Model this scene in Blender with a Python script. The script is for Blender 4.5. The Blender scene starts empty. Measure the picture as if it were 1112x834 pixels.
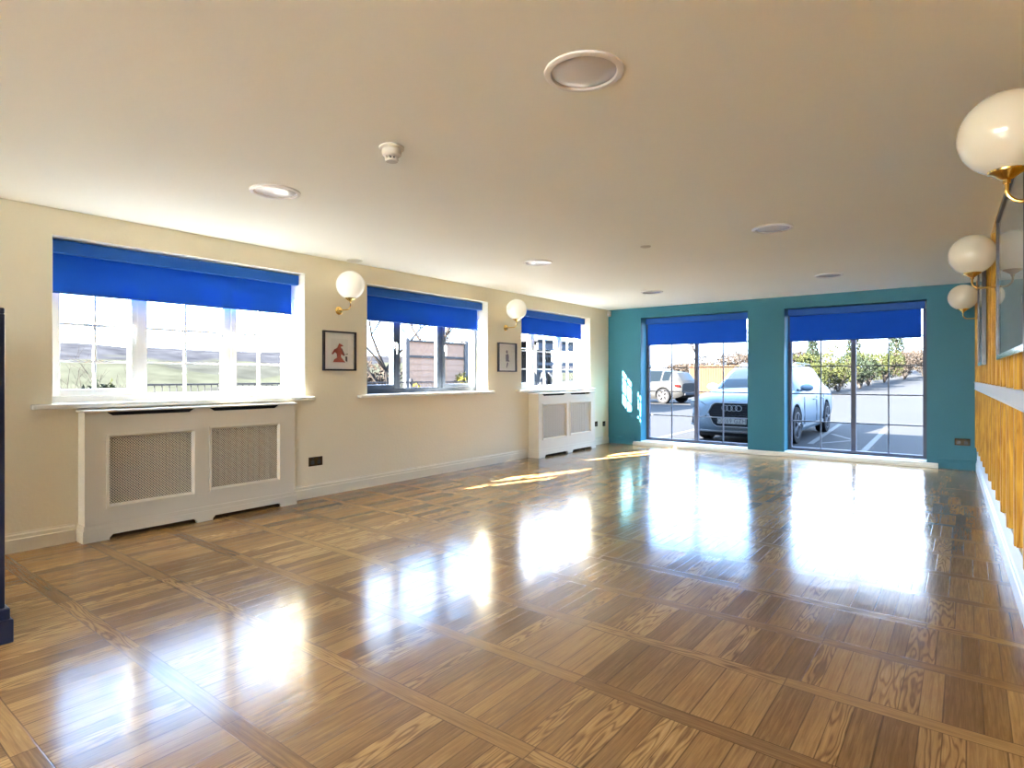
import bpy, bmesh, math, random
from mathutils import Vector, Matrix, Euler, noise
scene = bpy.context.scene
COL = scene.collection
R = math.radians
# ------------------------------------------------------------------ camera
H = 1.15                      # eye height
CEIL = 2.3
cd = bpy.data.cameras.new('camera'); cam = bpy.data.objects.new('camera', cd); COL.objects.link(cam)
cam.location = (0, 0, H)
cam.rotation_euler = (R(90), 0, math.atan(493/640.4))
cd.sensor_width = 36; cd.lens = 36*640.4/1112; cd.shift_y = -8.2/1112
cd.clip_start = 0.02; cd.clip_end = 4000
scene.camera = cam
# ------------------------------------------------------------------ colour management
vs = scene.view_settings
vs.view_transform = 'Standard'; vs.look = 'None'; vs.gamma = 1; vs.use_curve_mapping = False
vs.exposure = 0.86
scene.cycles.max_bounces = 14; scene.cycles.diffuse_bounces = 8; scene.cycles.glossy_bounces = 5
scene.cycles.transparent_max_bounces = 24; scene.cycles.caustics_reflective = False; scene.cycles.caustics_refractive = False
scene.cycles.sample_clamp_indirect = 12
# ------------------------------------------------------------------ world and sun
SKY = 14.0; SUN = 200.0
w = bpy.data.worlds.new('sky'); scene.world = w; w.use_nodes = True
nt = w.node_tree; nt.nodes.clear()
o_ = nt.nodes.new('ShaderNodeOutputWorld'); bg = nt.nodes.new('ShaderNodeBackground')
tc = nt.nodes.new('ShaderNodeTexCoord'); sx = nt.nodes.new('ShaderNodeSeparateXYZ')
rp = nt.nodes.new('ShaderNodeValToRGB'); cr = rp.color_ramp
cr.elements[0].position = 0.0; cr.elements[0].color = (.23, .27, .31, 1)
cr.elements[1].position = 0.06; cr.elements[1].color = (.21, .28, .37, 1)
e = cr.elements.new(0.22); e.color = (.22, .42, .76, 1)
e = cr.elements.new(0.6); e.color = (.32, .58, 1.0, 1)
nz = nt.nodes.new('ShaderNodeTexNoise'); nz.inputs['Scale'].default_value = 2.2; nz.inputs['Detail'].default_value = 6
mp = nt.nodes.new('ShaderNodeMapping'); mp.inputs['Scale'].default_value = (1, 1, 3.5)
r2 = nt.nodes.new('ShaderNodeValToRGB'); r2.color_ramp.elements[0].position = .46; r2.color_ramp.elements[1].position = .68
mx = nt.nodes.new('ShaderNodeMix'); mx.data_type = 'RGBA'; mx.inputs[7].default_value = (.66, .70, .75, 1)
L = nt.links.new
L(tc.outputs['Generated'], sx.inputs[0]); L(sx.outputs['Z'], rp.inputs[0])
L(tc.outputs['Generated'], mp.inputs[0]); L(mp.outputs[0], nz.inputs['Vector']); L(nz.outputs['Fac'], r2.inputs[0])
L(r2.outputs[0], mx.inputs[0]); L(rp.outputs[0], mx.inputs[6]); L(mx.outputs[2], bg.inputs[0])
bg.inputs[1].default_value = SKY; L(bg.outputs[0], o_.inputs[0])
sl = bpy.data.lights.new('sun', 'SUN'); so = bpy.data.objects.new('sun', sl); COL.objects.link(so)
sl.energy = SUN; sl.angle = R(0.5); sl.color = (1, .93, .80)
so.rotation_euler = Vector((1, 2.75, -1.28)).to_track_quat('-Z', 'Y').to_euler()

# ------------------------------------------------------------------ helpers
def newobj(name, me, parent=None):
    o = bpy.data.objects.new(name, me); COL.objects.link(o)
    if parent: o.parent = parent
    return o
def root_loc(p):
    v = Vector((0, 0, 0))
    while p is not None:
        v += p.location; p = p.parent
    return v
def obj(name, bm, mat, parent=None, smooth=False, bevel=0, kind=None, seg=2):
    """one mesh object; geometry given in world coordinates (relative to a prototype's origin)"""
    me = bpy.data.meshes.new(name)
    if parent:
        bmesh.ops.translate(bm, vec=-root_loc(parent), verts=bm.verts)
    bmesh.ops.recalc_face_normals(bm, faces=bm.faces)
    bm.to_mesh(me); bm.free()
    for m in (mat if isinstance(mat, (list, tuple)) else [mat]): me.materials.append(m)
    if smooth:
        for p in me.polygons: p.use_smooth = True
    o = newobj(name, me, parent)
    if smooth and smooth != 'full':
        me.set_sharp_from_angle(angle=R(35))
    if bevel:
        b = o.modifiers.new('b', 'BEVEL'); b.width = bevel; b.segments = seg; b.limit_method = 'ANGLE'; b.angle_limit = R(40)
    if kind: o['kind'] = kind
    return o
def thing(name, label, cat, loc=(0, 0, 0), group=None, rz=0):
    o = bpy.data.objects.new(name, None); COL.objects.link(o); o.empty_display_size = .1
    o.location = loc; o.rotation_euler = (0, 0, rz)
    return tag(o, label, cat, group)
def tag(o, label, cat, group=None):
    o['label'] = label; o['category'] = cat
    if group: o['group'] = group
    return o
def struct_root(name, loc=(0, 0, 0)):
    o = bpy.data.objects.new(name, None); COL.objects.link(o); o.empty_display_size = .1; o.location = loc
    o['kind'] = 'structure'; return o
def copy_tree(o, parent=None):
    c = o.copy(); COL.objects.link(c); c.parent = parent
    for ch in [x for x in bpy.data.objects if x.parent == o]: copy_tree(ch, c)
    return c
def BM(): return bmesh.new()
def box(bm, x0, x1, y0, y1, z0, z1, mi=0):
    vs_ = [bm.verts.new(p) for p in ((x0,y0,z0),(x1,y0,z0),(x1,y1,z0),(x0,y1,z0),(x0,y0,z1),(x1,y0,z1),(x1,y1,z1),(x0,y1,z1))]
    for f in ((0,3,2,1),(4,5,6,7),(0,1,5,4),(1,2,6,5),(2,3,7,6),(3,0,4,7)):
        bm.faces.new([vs_[i] for i in f]).material_index = mi
    return vs_
def lathe(bm, prof, c=(0, 0, 0), n=32, mi=0, M=None):
    """prof: list of (r,z)"""
    c = Vector(c); rings = []
    for r, z in prof:
        if r < 1e-5:
            p = Vector((0, 0, z)); p = (M @ p) if M else p
            rings.append([bm.verts.new(p + c)])
        else:
            ring = []
            for k in range(n):
                a = 2*math.pi*k/n; p = Vector((r*math.cos(a), r*math.sin(a), z)); p = (M @ p) if M else p
                ring.append(bm.verts.new(p + c))
            rings.append(ring)
    for a, b in zip(rings, rings[1:]):
        if len(a) == 1 and len(b) == 1: continue
        for k in range(n):
            k2 = (k+1) % n
            if len(a) == 1: f = bm.faces.new((a[0], b[k], b[k2]))
            elif len(b) == 1: f = bm.faces.new((a[k], b[0], a[k2]))
            else: f = bm.faces.new((a[k], b[k], b[k2], a[k2]))
            f.material_index = mi
def tube(bm, pts, rad, n=8, cap=True, mi=0):
    pts = [Vector(p) for p in pts]
    rads = rad if isinstance(rad, (list, tuple)) else [rad]*len(pts)
    rings = []; up = None
    for i, p in enumerate(pts):
        t = (pts[min(i+1, len(pts)-1)] - pts[max(i-1, 0)]).normalized()
        if up is None:
            up = Vector((0, 0, 1)) if abs(t.z) < .9 else Vector((1, 0, 0))
        s = t.cross(up).normalized(); up = s.cross(t).normalized()
        rings.append([bm.verts.new(p + (s*math.cos(2*math.pi*k/n) + up*math.sin(2*math.pi*k/n))*rads[i]) for k in range(n)])
    for a, b in zip(rings, rings[1:]):
        for k in range(n): bm.faces.new((a[k], a[(k+1) % n], b[(k+1) % n], b[k])).material_index = mi
    if cap and n > 2:
        bm.faces.new(rings[0][::-1]).material_index = mi; bm.faces.new(rings[-1]).material_index = mi
def prism(bm, poly, fn, d0, d1, mi=0):
    """poly: list of (a,b); fn(a,b,d)->xyz"""
    A = [bm.verts.new(fn(a, b, d0)) for a, b in poly]; B_ = [bm.verts.new(fn(a, b, d1)) for a, b in poly]
    n = len(poly)
    bm.faces.new(A).material_index = mi; bm.faces.new(B_[::-1]).material_index = mi
    for i in range(n): bm.faces.new((A[i], B_[i], B_[(i+1) % n], A[(i+1) % n])).material_index = mi
def holed_slab(bm, us, vs_, holes, fn, d0, d1):
    """slab in (u,v) with rectangular holes, thickness d0..d1"""
    U = sorted(set([us[0], us[1]] + [h[0] for h in holes] + [h[1] for h in holes]))
    V = sorted(set([vs_[0], vs_[1]] + [h[2] for h in holes] + [h[3] for h in holes]))
    V = [v for v in V if vs_[0] <= v <= vs_[1]]
    def solid(i, j):
        if not (0 <= i < len(U)-1 and 0 <= j < len(V)-1): return False
        cu = (U[i]+U[i+1])/2; cv = (V[j]+V[j+1])/2
        return not any(h[0] < cu < h[1] and h[2] < cv < h[3] for h in holes)
    cache = {}
    def vt(i, j, d):
        k = (i, j, d)
        if k not in cache: cache[k] = bm.verts.new(fn(U[i], V[j], d))
        return cache[k]
    for i in range(len(U)-1):
        for j in range(len(V)-1):
            if not solid(i, j): continue
            for d in (d0, d1): bm.faces.new((vt(i,j,d), vt(i+1,j,d), vt(i+1,j+1,d), vt(i,j+1,d)))
            if not solid(i-1, j): bm.faces.new((vt(i,j,d0), vt(i,j+1,d0), vt(i,j+1,d1), vt(i,j,d1)))
            if not solid(i+1, j): bm.faces.new((vt(i+1,j,d0), vt(i+1,j+1,d0), vt(i+1,j+1,d1), vt(i+1,j,d1)))
            if not solid(i, j-1): bm.faces.new((vt(i,j,d0), vt(i+1,j,d0), vt(i+1,j,d1), vt(i,j,d1)))
            if not solid(i, j+1): bm.faces.new((vt(i,j+1,d0), vt(i+1,j+1,d0), vt(i+1,j+1,d1), vt(i,j+1,d1)))

# ------------------------------------------------------------------ materials
def mat(name, col, rough=.5, metal=0, spec=.5, noise_amt=0, noise_scale=8, bump=0, bump_scale=60, coat=0, emis=None, emis_s=0, sss=0, trans=0):
    m = bpy.data.materials.new(name); m.use_nodes = True; n = m.node_tree; b = n.nodes['Principled BSDF']
    b.inputs['Base Color'].default_value = (*col, 1); b.inputs['Roughness'].default_value = rough
    b.inputs['Metallic'].default_value = metal; b.inputs['Specular IOR Level'].default_value = spec
    b.inputs['Coat Weight'].default_value = coat; b.inputs['Coat Roughness'].default_value = .05
    if emis: b.inputs['Emission Color'].default_value = (*emis, 1); b.inputs['Emission Strength'].default_value = emis_s
    t = n.nodes.new('ShaderNodeTexCoord')
    nzn = n.nodes.new('ShaderNodeTexNoise'); nzn.inputs['Scale'].default_value = noise_scale; nzn.inputs['Detail'].default_value = 5
    n.links.new(t.outputs['Object'], nzn.inputs['Vector'])
    mr = n.nodes.new('ShaderNodeMapRange'); mr.inputs['To Min'].default_value = 1-max(noise_amt, .02); mr.inputs['To Max'].default_value = 1+max(noise_amt, .02)
    n.links.new(nzn.outputs['Fac'], mr.inputs['Value'])
    mul = n.nodes.new('ShaderNodeVectorMath'); mul.operation = 'SCALE'; mul.inputs[0].default_value = col
    n.links.new(mr.outputs[0], mul.inputs['Scale']); n.links.new(mul.outputs[0], b.inputs['Base Color'])
    if bump:
        nb = n.nodes.new('ShaderNodeTexNoise'); nb.inputs['Scale'].default_value = bump_scale; nb.inputs['Detail'].default_value = 4
        n.links.new(t.outputs['Object'], nb.inputs['Vector'])
        bp = n.nodes.new('ShaderNodeBump'); bp.inputs['Strength'].default_value = bump; bp.inputs['Distance'].default_value = .01
        n.links.new(nb.outputs['Fac'], bp.inputs['Height']); n.links.new(bp.outputs[0], b.inputs['Normal'])
    return m
M = {}
M['cream'] = mat('cream_wall_paint', (.73, .66, .49), .6, noise_amt=.04, noise_scale=1.2, bump=.15, bump_scale=40, spec=.3)
M['ceil'] = mat('ceiling_paint', (.89, .90, .84), .7, noise_amt=.03, noise_scale=.8, bump=.15, bump_scale=25, spec=.25)
M['teal'] = mat('teal_wall_paint', (.034, .150, .205), .42, noise_amt=.10, noise_scale=.9, bump=.1, bump_scale=40, spec=.12)
M['trimcream'] = mat('cream_trim_paint', (.70, .64, .50), .35, noise_amt=.03, bump=.05)
M['cover'] = mat('radiator_cover_paint', (.62, .57, .46), .4, noise_amt=.03, bump=.05)
M['white'] = mat('white_gloss', (0.7396, 0.7396, 0.7310), .25, noise_amt=.02)
M['sill'] = mat('sill_gloss', (.80, .77, .68), .25, noise_amt=.02)
M['reveal'] = mat('window_reveal_paint', (.82, .79, .68), .5)
M['grey'] = mat('anthracite_frame', (.045, .058, .085), .45, noise_amt=.05, spec=.1)
M['alu'] = mat('grey_aluminium_frame', (.085, .09, .115), .5, noise_amt=.04, spec=.1)
M['lead'] = mat('grey_glazing_bar', (.10, .105, .125), .5, spec=.1)
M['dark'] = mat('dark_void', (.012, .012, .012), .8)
M['navy'] = mat('navy_paint', (0.0040, 0.0072, 0.0220), .35, noise_amt=.1)
M['brass'] = mat('brass', (.80, .55, .18), .18, metal=1, noise_amt=.05)
M['bronze'] = mat('bronze_plate', (.050, .028, .010), .4, spec=.05, noise_amt=.3, noise_scale=40)
M['black'] = mat('black_frame', (.012, .011, .016), .3)
M['plastic'] = mat('off_white_plastic', (.62, .59, .52), .4)
M['chrome'] = mat('chrome', (.75, .76, .78), .12, metal=1)
M['handle'] = mat('satin_handle', (.45, .46, .48), .25, metal=.9)
M['print'] = mat('print_paper', (.74, .72, .66), .7, noise_amt=.06, noise_scale=30)
M['mount'] = mat('mount_card', (.80, .78, .72), .7)
M['fox'] = mat('rust_print_ink', (.36, .065, .035), .7, noise_amt=.35, noise_scale=60)
M['foxdark'] = mat('dark_print_ink', (.05, .035, .03), .7)
M['ink'] = mat('grey_print_ink', (.22, .20, .24), .7, noise_amt=.3, noise_scale=60)
M['cartrim'] = mat('car_bright_trim', (0.0777, 0.0820, 0.0864), .35, spec=.4)
M['rubber'] = mat('tyre_rubber', (0.0040, 0.0040, 0.0045), .8, spec=.05)
M['carsilver'] = mat('car_paint_silver_blue', (0.0520, 0.0704, 0.0887), .35, spec=.06)
M['carwhite'] = mat('car_paint_white', (0.0097, 0.0097, 0.0100), .5, spec=.03)
M['cargrille'] = mat('car_grille', (0.0090, 0.0096, 0.0120), .5, spec=.05)
M['alloy'] = mat('alloy_wheel', (0.0360, 0.0360, 0.0396), .4, spec=.3)
M['tail'] = mat('tail_lamp', (0.0160, 0.0008, 0.0008), .3)
M['plate'] = mat('number_plate', (0.1438, 0.1438, 0.1378), .5, spec=.2)
M['fence'] = mat('fence_boards', (.125, .080, .058), .8, noise_amt=.25, noise_scale=14)
M['fencepost'] = mat('concrete_post', (0.0353, 0.0353, 0.0378), .8, noise_amt=.1)
M['shelter'] = mat('shelter_dark_timber', (0.0298, 0.0333, 0.0403), .6, noise_amt=.2)
M['shelterwall'] = mat('shelter_pale_wall', (0.0252, 0.0252, 0.0259), .7, noise_amt=.1)
M['bark'] = mat('bark', (.022, .018, .016), .85, noise_amt=.3, noise_scale=20)
M['iron'] = mat('railing_iron', (0.0150, 0.0150, 0.0180), .6, spec=.05)
M['cutcurb'] = mat('kerb', (.3, .3, .29), .8)
M['lens'] = mat('headlamp_lens', (0.0518, 0.0622, 0.0726), .2, spec=.3)
M['diffuser'] = mat('downlight_diffuser', (.58, .55, .54), .22, spec=.6, noise_amt=.03)
M['ringpl'] = mat('downlight_trim', (.74, .72, .70), .3)
# opal globe glass
def opal(name, s):
    m = mat(name, (.74, .69, .55) if s < .1 else (.8, .78, .70), .12, spec=.6, noise_amt=.02, emis=(1, .93, .78), emis_s=s); return m
M['opal'] = opal('opal_globe_glass', .03)
M['opalw'] = opal('opal_globe_glass_lit', .16)
def glass_mat(name, tint=(1, 1, 1), refl=1.0):
    m = bpy.data.materials.new(name); m.use_nodes = True; n = m.node_tree; n.nodes.clear()
    o = n.nodes.new('ShaderNodeOutputMaterial'); t = n.nodes.new('ShaderNodeBsdfTransparent'); g = n.nodes.new('ShaderNodeBsdfGlossy')
    g.inputs['Roughness'].default_value = 0.0; t.inputs[0].default_value = (*tint, 1)
    fr = n.nodes.new('ShaderNodeFresnel'); fr.inputs['IOR'].default_value = 1.35
    ml = n.nodes.new('ShaderNodeMath'); ml.operation = 'MULTIPLY'; ml.inputs[1].default_value = refl
    ge = n.nodes.new('ShaderNodeNewGeometry'); fm = n.nodes.new('ShaderNodeMath'); fm.operation = 'MULTIPLY_ADD'; fm.inputs[1].default_value = -1; fm.inputs[2].default_value = 1
    n.links.new(ge.outputs['Backfacing'], fm.inputs[0]); mb = n.nodes.new('ShaderNodeMath'); mb.operation = 'MULTIPLY'; n.links.new(fm.outputs[0], mb.inputs[1])
    x = n.nodes.new('ShaderNodeMixShader'); n.links.new(fr.outputs[0], ml.inputs[0]); n.links.new(ml.outputs[0], mb.inputs[0]); n.links.new(mb.outputs[0], x.inputs[0])
    n.links.new(t.outputs[0], x.inputs[1]); n.links.new(g.outputs[0], x.inputs[2]); n.links.new(x.outputs[0], o.inputs[0]); return m
M['glass'] = glass_mat('window_glass', (.97, .98, .985), .12)
M['carglass'] = mat('car_glass', (0.0018, 0.0027, 0.0037), .1, spec=.04)
M['carglassclear'] = mat('car_glass_pale', (0.0039, 0.0053, 0.0068), .1, spec=.04)
M['picglass'] = glass_mat('picture_glass', (.97, .97, .97), .8)
def blind_mat():
    m = bpy.data.materials.new('blue_blind_fabric'); m.use_nodes = True; n = m.node_tree; n.nodes.clear()
    o = n.nodes.new('ShaderNodeOutputMaterial'); d = n.nodes.new('ShaderNodeBsdfDiffuse'); t = n.nodes.new('ShaderNodeBsdfTranslucent')
    c = n.nodes.new('ShaderNodeTexCoord'); wv = n.nodes.new('ShaderNodeTexNoise'); wv.inputs['Scale'].default_value = 3
    n.links.new(c.outputs['Object'], wv.inputs['Vector'])
    rp_ = n.nodes.new('ShaderNodeValToRGB'); rp_.color_ramp.elements[0].color = (.012, .072, .46, 1); rp_.color_ramp.elements[1].color = (.016, .095, .56, 1)
    n.links.new(wv.outputs['Fac'], rp_.inputs[0]); n.links.new(rp_.outputs[0], d.inputs[0]); n.links.new(rp_.outputs[0], t.inputs[0])
    x = n.nodes.new('ShaderNodeMixShader'); x.inputs[0].default_value = .13
    n.links.new(d.outputs[0], x.inputs[1]); n.links.new(t.outputs[0], x.inputs[2]); n.links.new(x.outputs[0], o.inputs[0]); return m
M['blind'] = blind_mat()
M['valance'] = mat('blue_blind_headbox', (.012, .075, .34), .5, spec=.15)
def wood_mat():
    m = mat('oak_batten', (.50, .25, .03), .45, spec=.12)
    n = m.node_tree; b = n.nodes['Principled BSDF']
    t = n.nodes.new('ShaderNodeTexCoord'); mp_ = n.nodes.new('ShaderNodeMapping'); mp_.inputs['Scale'].default_value = (30, 30, 2)
    nz_ = n.nodes.new('ShaderNodeTexNoise'); nz_.inputs['Scale'].default_value = 2; nz_.inputs['Detail'].default_value = 6; nz_.inputs['Distortion'].default_value = 1
    r_ = n.nodes.new('ShaderNodeValToRGB'); r_.color_ramp.elements[0].position = .3; r_.color_ramp.elements[0].color = (.30, .13, .012, 1)
    r_.color_ramp.elements[1].position = .7; r_.color_ramp.elements[1].color = (.66, .40, .05, 1)
    n.links.new(t.outputs['Object'], mp_.inputs[0]); n.links.new(mp_.outputs[0], nz_.inputs['Vector']); n.links.new(nz_.outputs['Fac'], r_.inputs[0]); n.links.new(r_.outputs[0], b.inputs['Base Color'])
    return m
M['oak'] = wood_mat()

def floor_mat():
    m = bpy.data.materials.new('oak_parquet'); m.use_nodes = True; n = m.node_tree; b = n.nodes['Principled BSDF']
    N = n.nodes.new; K = n.links.new
    tc_ = N('ShaderNodeTexCoord'); s = N('ShaderNodeSeparateXYZ'); K(tc_.outputs['Object'], s.inputs[0])
    def ma(op, a, b_=None, c=None):
        q = N('ShaderNodeMath'); q.operation = op
        for i, v in enumerate((a, b_, c)):
            if v is None: continue
            if isinstance(v, (int, float)): q.inputs[i].default_value = v
            else: K(v, q.inputs[i])
        return q.outputs[0]
    X, Y = s.outputs['X'], s.outputs['Y']
    P = .467; SW = .150; W = .0775
    wob = N('ShaderNodeTexNoise'); wob.inputs['Scale'].default_value = .8; K(tc_.outputs['Object'], wob.inputs['Vector'])
    Yw = ma('ADD', Y, ma('MULTIPLY', ma('SUBTRACT', wob.outputs['Fac'], .5), .03))
    yy = ma('DIVIDE', ma('SUBTRACT', Yw, .955-10*P), P)
    row = ma('FLOOR', yy); v = ma('SUBTRACT', yy, row)
    strip = ma('LESS_THAN', v, SW)
    # field plank: width varies with a random offset per row
    off = N('ShaderNodeTexWhiteNoise'); off.noise_dimensions = '1D'; K(row, off.inputs['W'])
    xf = ma('ADD', ma('DIVIDE', X, W), ma('MULTIPLY', off.outputs['Value'], 7))
    # warp so plank widths differ
    xw = ma('ADD', xf, ma('MULTIPLY', ma('SINE', ma('MULTIPLY', xf, 1.7)), .22))
    ixf = ma('FLOOR', xw); fu = ma('SUBTRACT', xw, ixf)
    xs = ma('ADD', ma('DIVIDE', X, .85), ma('MULTIPLY', off.outputs['Value'], 3.3)); ixs = ma('FLOOR', xs); fs = ma('SUBTRACT', xs, ixs)
    idx = ma('ADD', ma('MULTIPLY', ixf, ma('SUBTRACT', 1, strip)), ma('MULTIPLY', ma('ADD', ixs, 500), strip))
    cv = N('ShaderNodeCombineXYZ'); K(idx, cv.inputs[0]); K(row, cv.inputs[1]); K(strip, cv.inputs[2])
    wn = N('ShaderNodeTexWhiteNoise'); wn.noise_dimensions = '3D'; K(cv.outputs[0], wn.inputs['Vector'])
    rnd = wn.outputs['Value']; sc = N('ShaderNodeSeparateColor'); K(wn.outputs['Color'], sc.inputs[0])
    # grain coordinates (a along the board, c across)
    def sel(a, b_): return ma('ADD', ma('MULTIPLY', a, ma('SUBTRACT', 1, strip)), ma('MULTIPLY', b_, strip))
    al = sel(Y, X); ac = sel(X, Y)
    g = N('ShaderNodeCombineXYZ'); K(ma('ADD', ma('MULTIPLY', al, 5), ma('MULTIPLY', rnd, 90)), g.inputs[0]); K(ma('MULTIPLY', ac, 110), g.inputs[1]); K(ma('MULTIPLY', sc.outputs[1], 50), g.inputs[2])
    gn = N('ShaderNodeTexNoise'); gn.inputs['Scale'].default_value = 1; gn.inputs['Detail'].default_value = 6; gn.inputs['Roughness'].default_value = .65; gn.inputs['Distortion'].default_value = .6; K(g.outputs[0], gn.inputs['Vector'])
    # cathedral figure on some boards
    g2 = N('ShaderNodeCombineXYZ'); K(ma('ADD', ma('MULTIPLY', al, 1.7), ma('MULTIPLY', rnd, 31)), g2.inputs[0]); K(ma('ADD', ma('MULTIPLY', ac, 13), ma('MULTIPLY', sc.outputs[2], 20)), g2.inputs[1])
    n2 = N('ShaderNodeTexNoise'); n2.inputs['Scale'].default_value = 1; n2.inputs['Detail'].default_value = 2; K(g2.outputs[0], n2.inputs['Vector'])
    rings = ma('SINE', ma('MULTIPLY', n2.outputs['Fac'], 75)); rings = ma('POWER', ma('ADD', ma('MULTIPLY', rings, .5), .5), 2.5)
    strong = ma('GREATER_THAN', sc.outputs[0], .68)
    ramp = N('ShaderNodeValToRGB'); r_ = ramp.color_ramp
    r_.elements[0].position = 0; r_.elements[0].color = (.072, .038, .015, 1)
    r_.elements[1].position = 1; r_.elements[1].color = (.54, .35, .155, 1)
    e_ = r_.elements.new(.35); e_.color = (.19, .102, .040, 1); e_ = r_.elements.new(.7); e_.color = (.36, .213, .083, 1)
    fac = ma('ADD', ma('MULTIPLY', rnd, .45), ma('MULTIPLY', gn.outputs['Fac'], .85)); fac = ma('SUBTRACT', fac, .12)
    fac = ma('SUBTRACT', fac, ma('MULTIPLY', ma('MULTIPLY', rings, strong), .34))
    lg = N('ShaderNodeTexNoise'); lg.inputs['Scale'].default_value = .7; lg.inputs['Detail'].default_value = 3; K(tc_.outputs['Object'], lg.inputs['Vector'])
    fac = ma('ADD', fac, ma('MULTIPLY', ma('SUBTRACT', lg.outputs['Fac'], .5), .5))
    K(fac, ramp.inputs[0])
    # joints
    ef = ma('MULTIPLY', ma('MINIMUM', fu, ma('SUBTRACT', 1, fu)), W)
    es = ma('MULTIPLY', ma('MINIMUM', fs, ma('SUBTRACT', 1, fs)), .85)
    e1 = ma('ADD', ma('MULTIPLY', ef, ma('SUBTRACT', 1, strip)), ma('MULTIPLY', es, strip))
    ey = ma('MULTIPLY', ma('MINIMUM', ma('ABSOLUTE', ma('SUBTRACT', v, SW)), ma('MINIMUM', v, ma('SUBTRACT', 1, v))), P)
    ed = ma('MINIMUM', e1, ey)
    jn = N('ShaderNodeMapRange'); jn.interpolation_type = 'SMOOTHSTEP'; jn.inputs['From Min'].default_value = .0004; jn.inputs['From Max'].default_value = .0028; K(ed, jn.inputs['Value'])
    dk = N('ShaderNodeMix'); dk.data_type = 'RGBA'; dk.inputs[6].default_value = (.05, .024, .010, 1)
    jm = ma('MAXIMUM', jn.outputs[0], .35); K(jm, dk.inputs[0]); K(ramp.outputs[0], dk.inputs[7]); K(dk.outputs[2], b.inputs['Base Color'])
    # gloss
    wr = N('ShaderNodeTexNoise'); wr.inputs['Scale'].default_value = 2.6; wr.inputs['Detail'].default_value = 7; wr.inputs['Roughness'].default_value = .7; K(tc_.outputs['Object'], wr.inputs['Vector'])
    ro = N('ShaderNodeMapRange'); ro.inputs['From Min'].default_value = .3; ro.inputs['From Max'].default_value = .75; ro.inputs['To Min'].default_value = .07; ro.inputs['To Max'].default_value = .19; K(wr.outputs['Fac'], ro.inputs['Value'])
    K(ma('ADD', ro.outputs[0], ma('MULTIPLY', gn.outputs['Fac'], .05)), b.inputs['Roughness'])
    b.inputs['Specular IOR Level'].default_value = .15
    b.inputs['Coat Weight'].default_value = .13; b.inputs['Coat Roughness'].default_value = .24; b.inputs['Coat IOR'].default_value = 1.5
    # bump: board cupping, joints, grain
    cup = ma('MULTIPLY', ma('MULTIPLY', ma('SUBTRACT', fu, .5), ma('SUBTRACT', rnd, .5)), .0006)
    cup = ma('MULTIPLY', cup, ma('SUBTRACT', 1, strip))
    big = N('ShaderNodeTexNoise'); big.inputs['Scale'].default_value = 5; big.inputs['Detail'].default_value = 2; K(tc_.outputs['Object'], big.inputs['Vector'])
    h = ma('ADD', cup, ma('MULTIPLY', jn.outputs[0], .00012)); h = ma('ADD', h, ma('MULTIPLY', gn.outputs['Fac'], .00022)); h = ma('ADD', h, ma('MULTIPLY', big.outputs['Fac'], .0012))
    bp = N('ShaderNodeBump'); bp.inputs['Strength'].default_value = 1; bp.inputs['Distance'].default_value = 1.0; K(h, bp.inputs['Height'])
    K(bp.outputs[0], b.inputs['Normal']); K(bp.outputs[0], b.inputs['Coat Normal'])
    return m
M['floor'] = floor_mat()

# ------------------------------------------------------------------ room shell
XL, YF, YB = -4.93, 9.15, -6.2
WT = .30
def xr(y): return .308-.0207*y
HEAD, SILLZ = 2.12, .95
LW = [(1.27, 3.21), (3.93, 5.89), (6.615, 8.53)]          # left wall openings in y
FW = [(-4.32, -2.59), (-2.08, -.395)]                                   # far wall openings in x
FILL_RIGHT_WN = [(-5.9, -3.5), (-3.2, -.8)]                                       # unseen right wall openings, added for fill daylight (in y)
FILL_END_WN = [(-4.6, -2.6), (-2.1, -.1)]  # unseen end wall openings, added for fill daylight (in x)
FZ0 = .06; FHEAD = 2.13
bm = BM(); box(bm, XL-WT, .75, YB-WT, YF+WT, -.2, 0); obj('floor', bm, M['floor'], kind='structure')
bm = BM(); box(bm, XL-WT, .75, YB-WT, YF+WT, CEIL, CEIL+.32); obj('ceiling', bm, M['ceil'], kind='structure')
bm = BM(); holed_slab(bm, (YB-WT, YF+WT), (0, CEIL), [(a, b, SILLZ, HEAD) for a, b in LW], lambda u, v, d: (d, u, v), XL-WT, XL)
obj('wall_left', bm, M['cream'], kind='structure')
bm = BM(); holed_slab(bm, (XL, .7), (0, CEIL), [(a, b, FZ0, FHEAD) for a, b in FW], lambda u, v, d: (u, d, v), YF, YF+WT)
obj('wall_far', bm, M['teal'], kind='structure')
bm = BM(); holed_slab(bm, (XL, .7), (0, CEIL), [(a, b, .3, FHEAD) for a, b in FILL_END_WN], lambda u, v, d: (u, d, v), YB-WT, YB)
obj('wall_behind', bm, M['cream'], kind='structure')
bm = BM()
prism(bm, [(xr(-.5), -.5), (xr(YF), YF), (xr(YF)+.3, YF), (xr(-.5)+.3, -.5)], lambda a, b, d: (a, b, d), 0, CEIL)
holed_slab(bm, (YB, -.5), (0, CEIL), [(a, b, .3, FHEAD) for a, b in FILL_RIGHT_WN], lambda u, v, d: (d, u, v), xr(-.5), xr(-.5)+.3)
M['mustard'] = mat('ochre_wall_paint', (.30, .17, .02), .6, spec=.1)
obj('wall_right', bm, M['mustard'], kind='structure')

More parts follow.
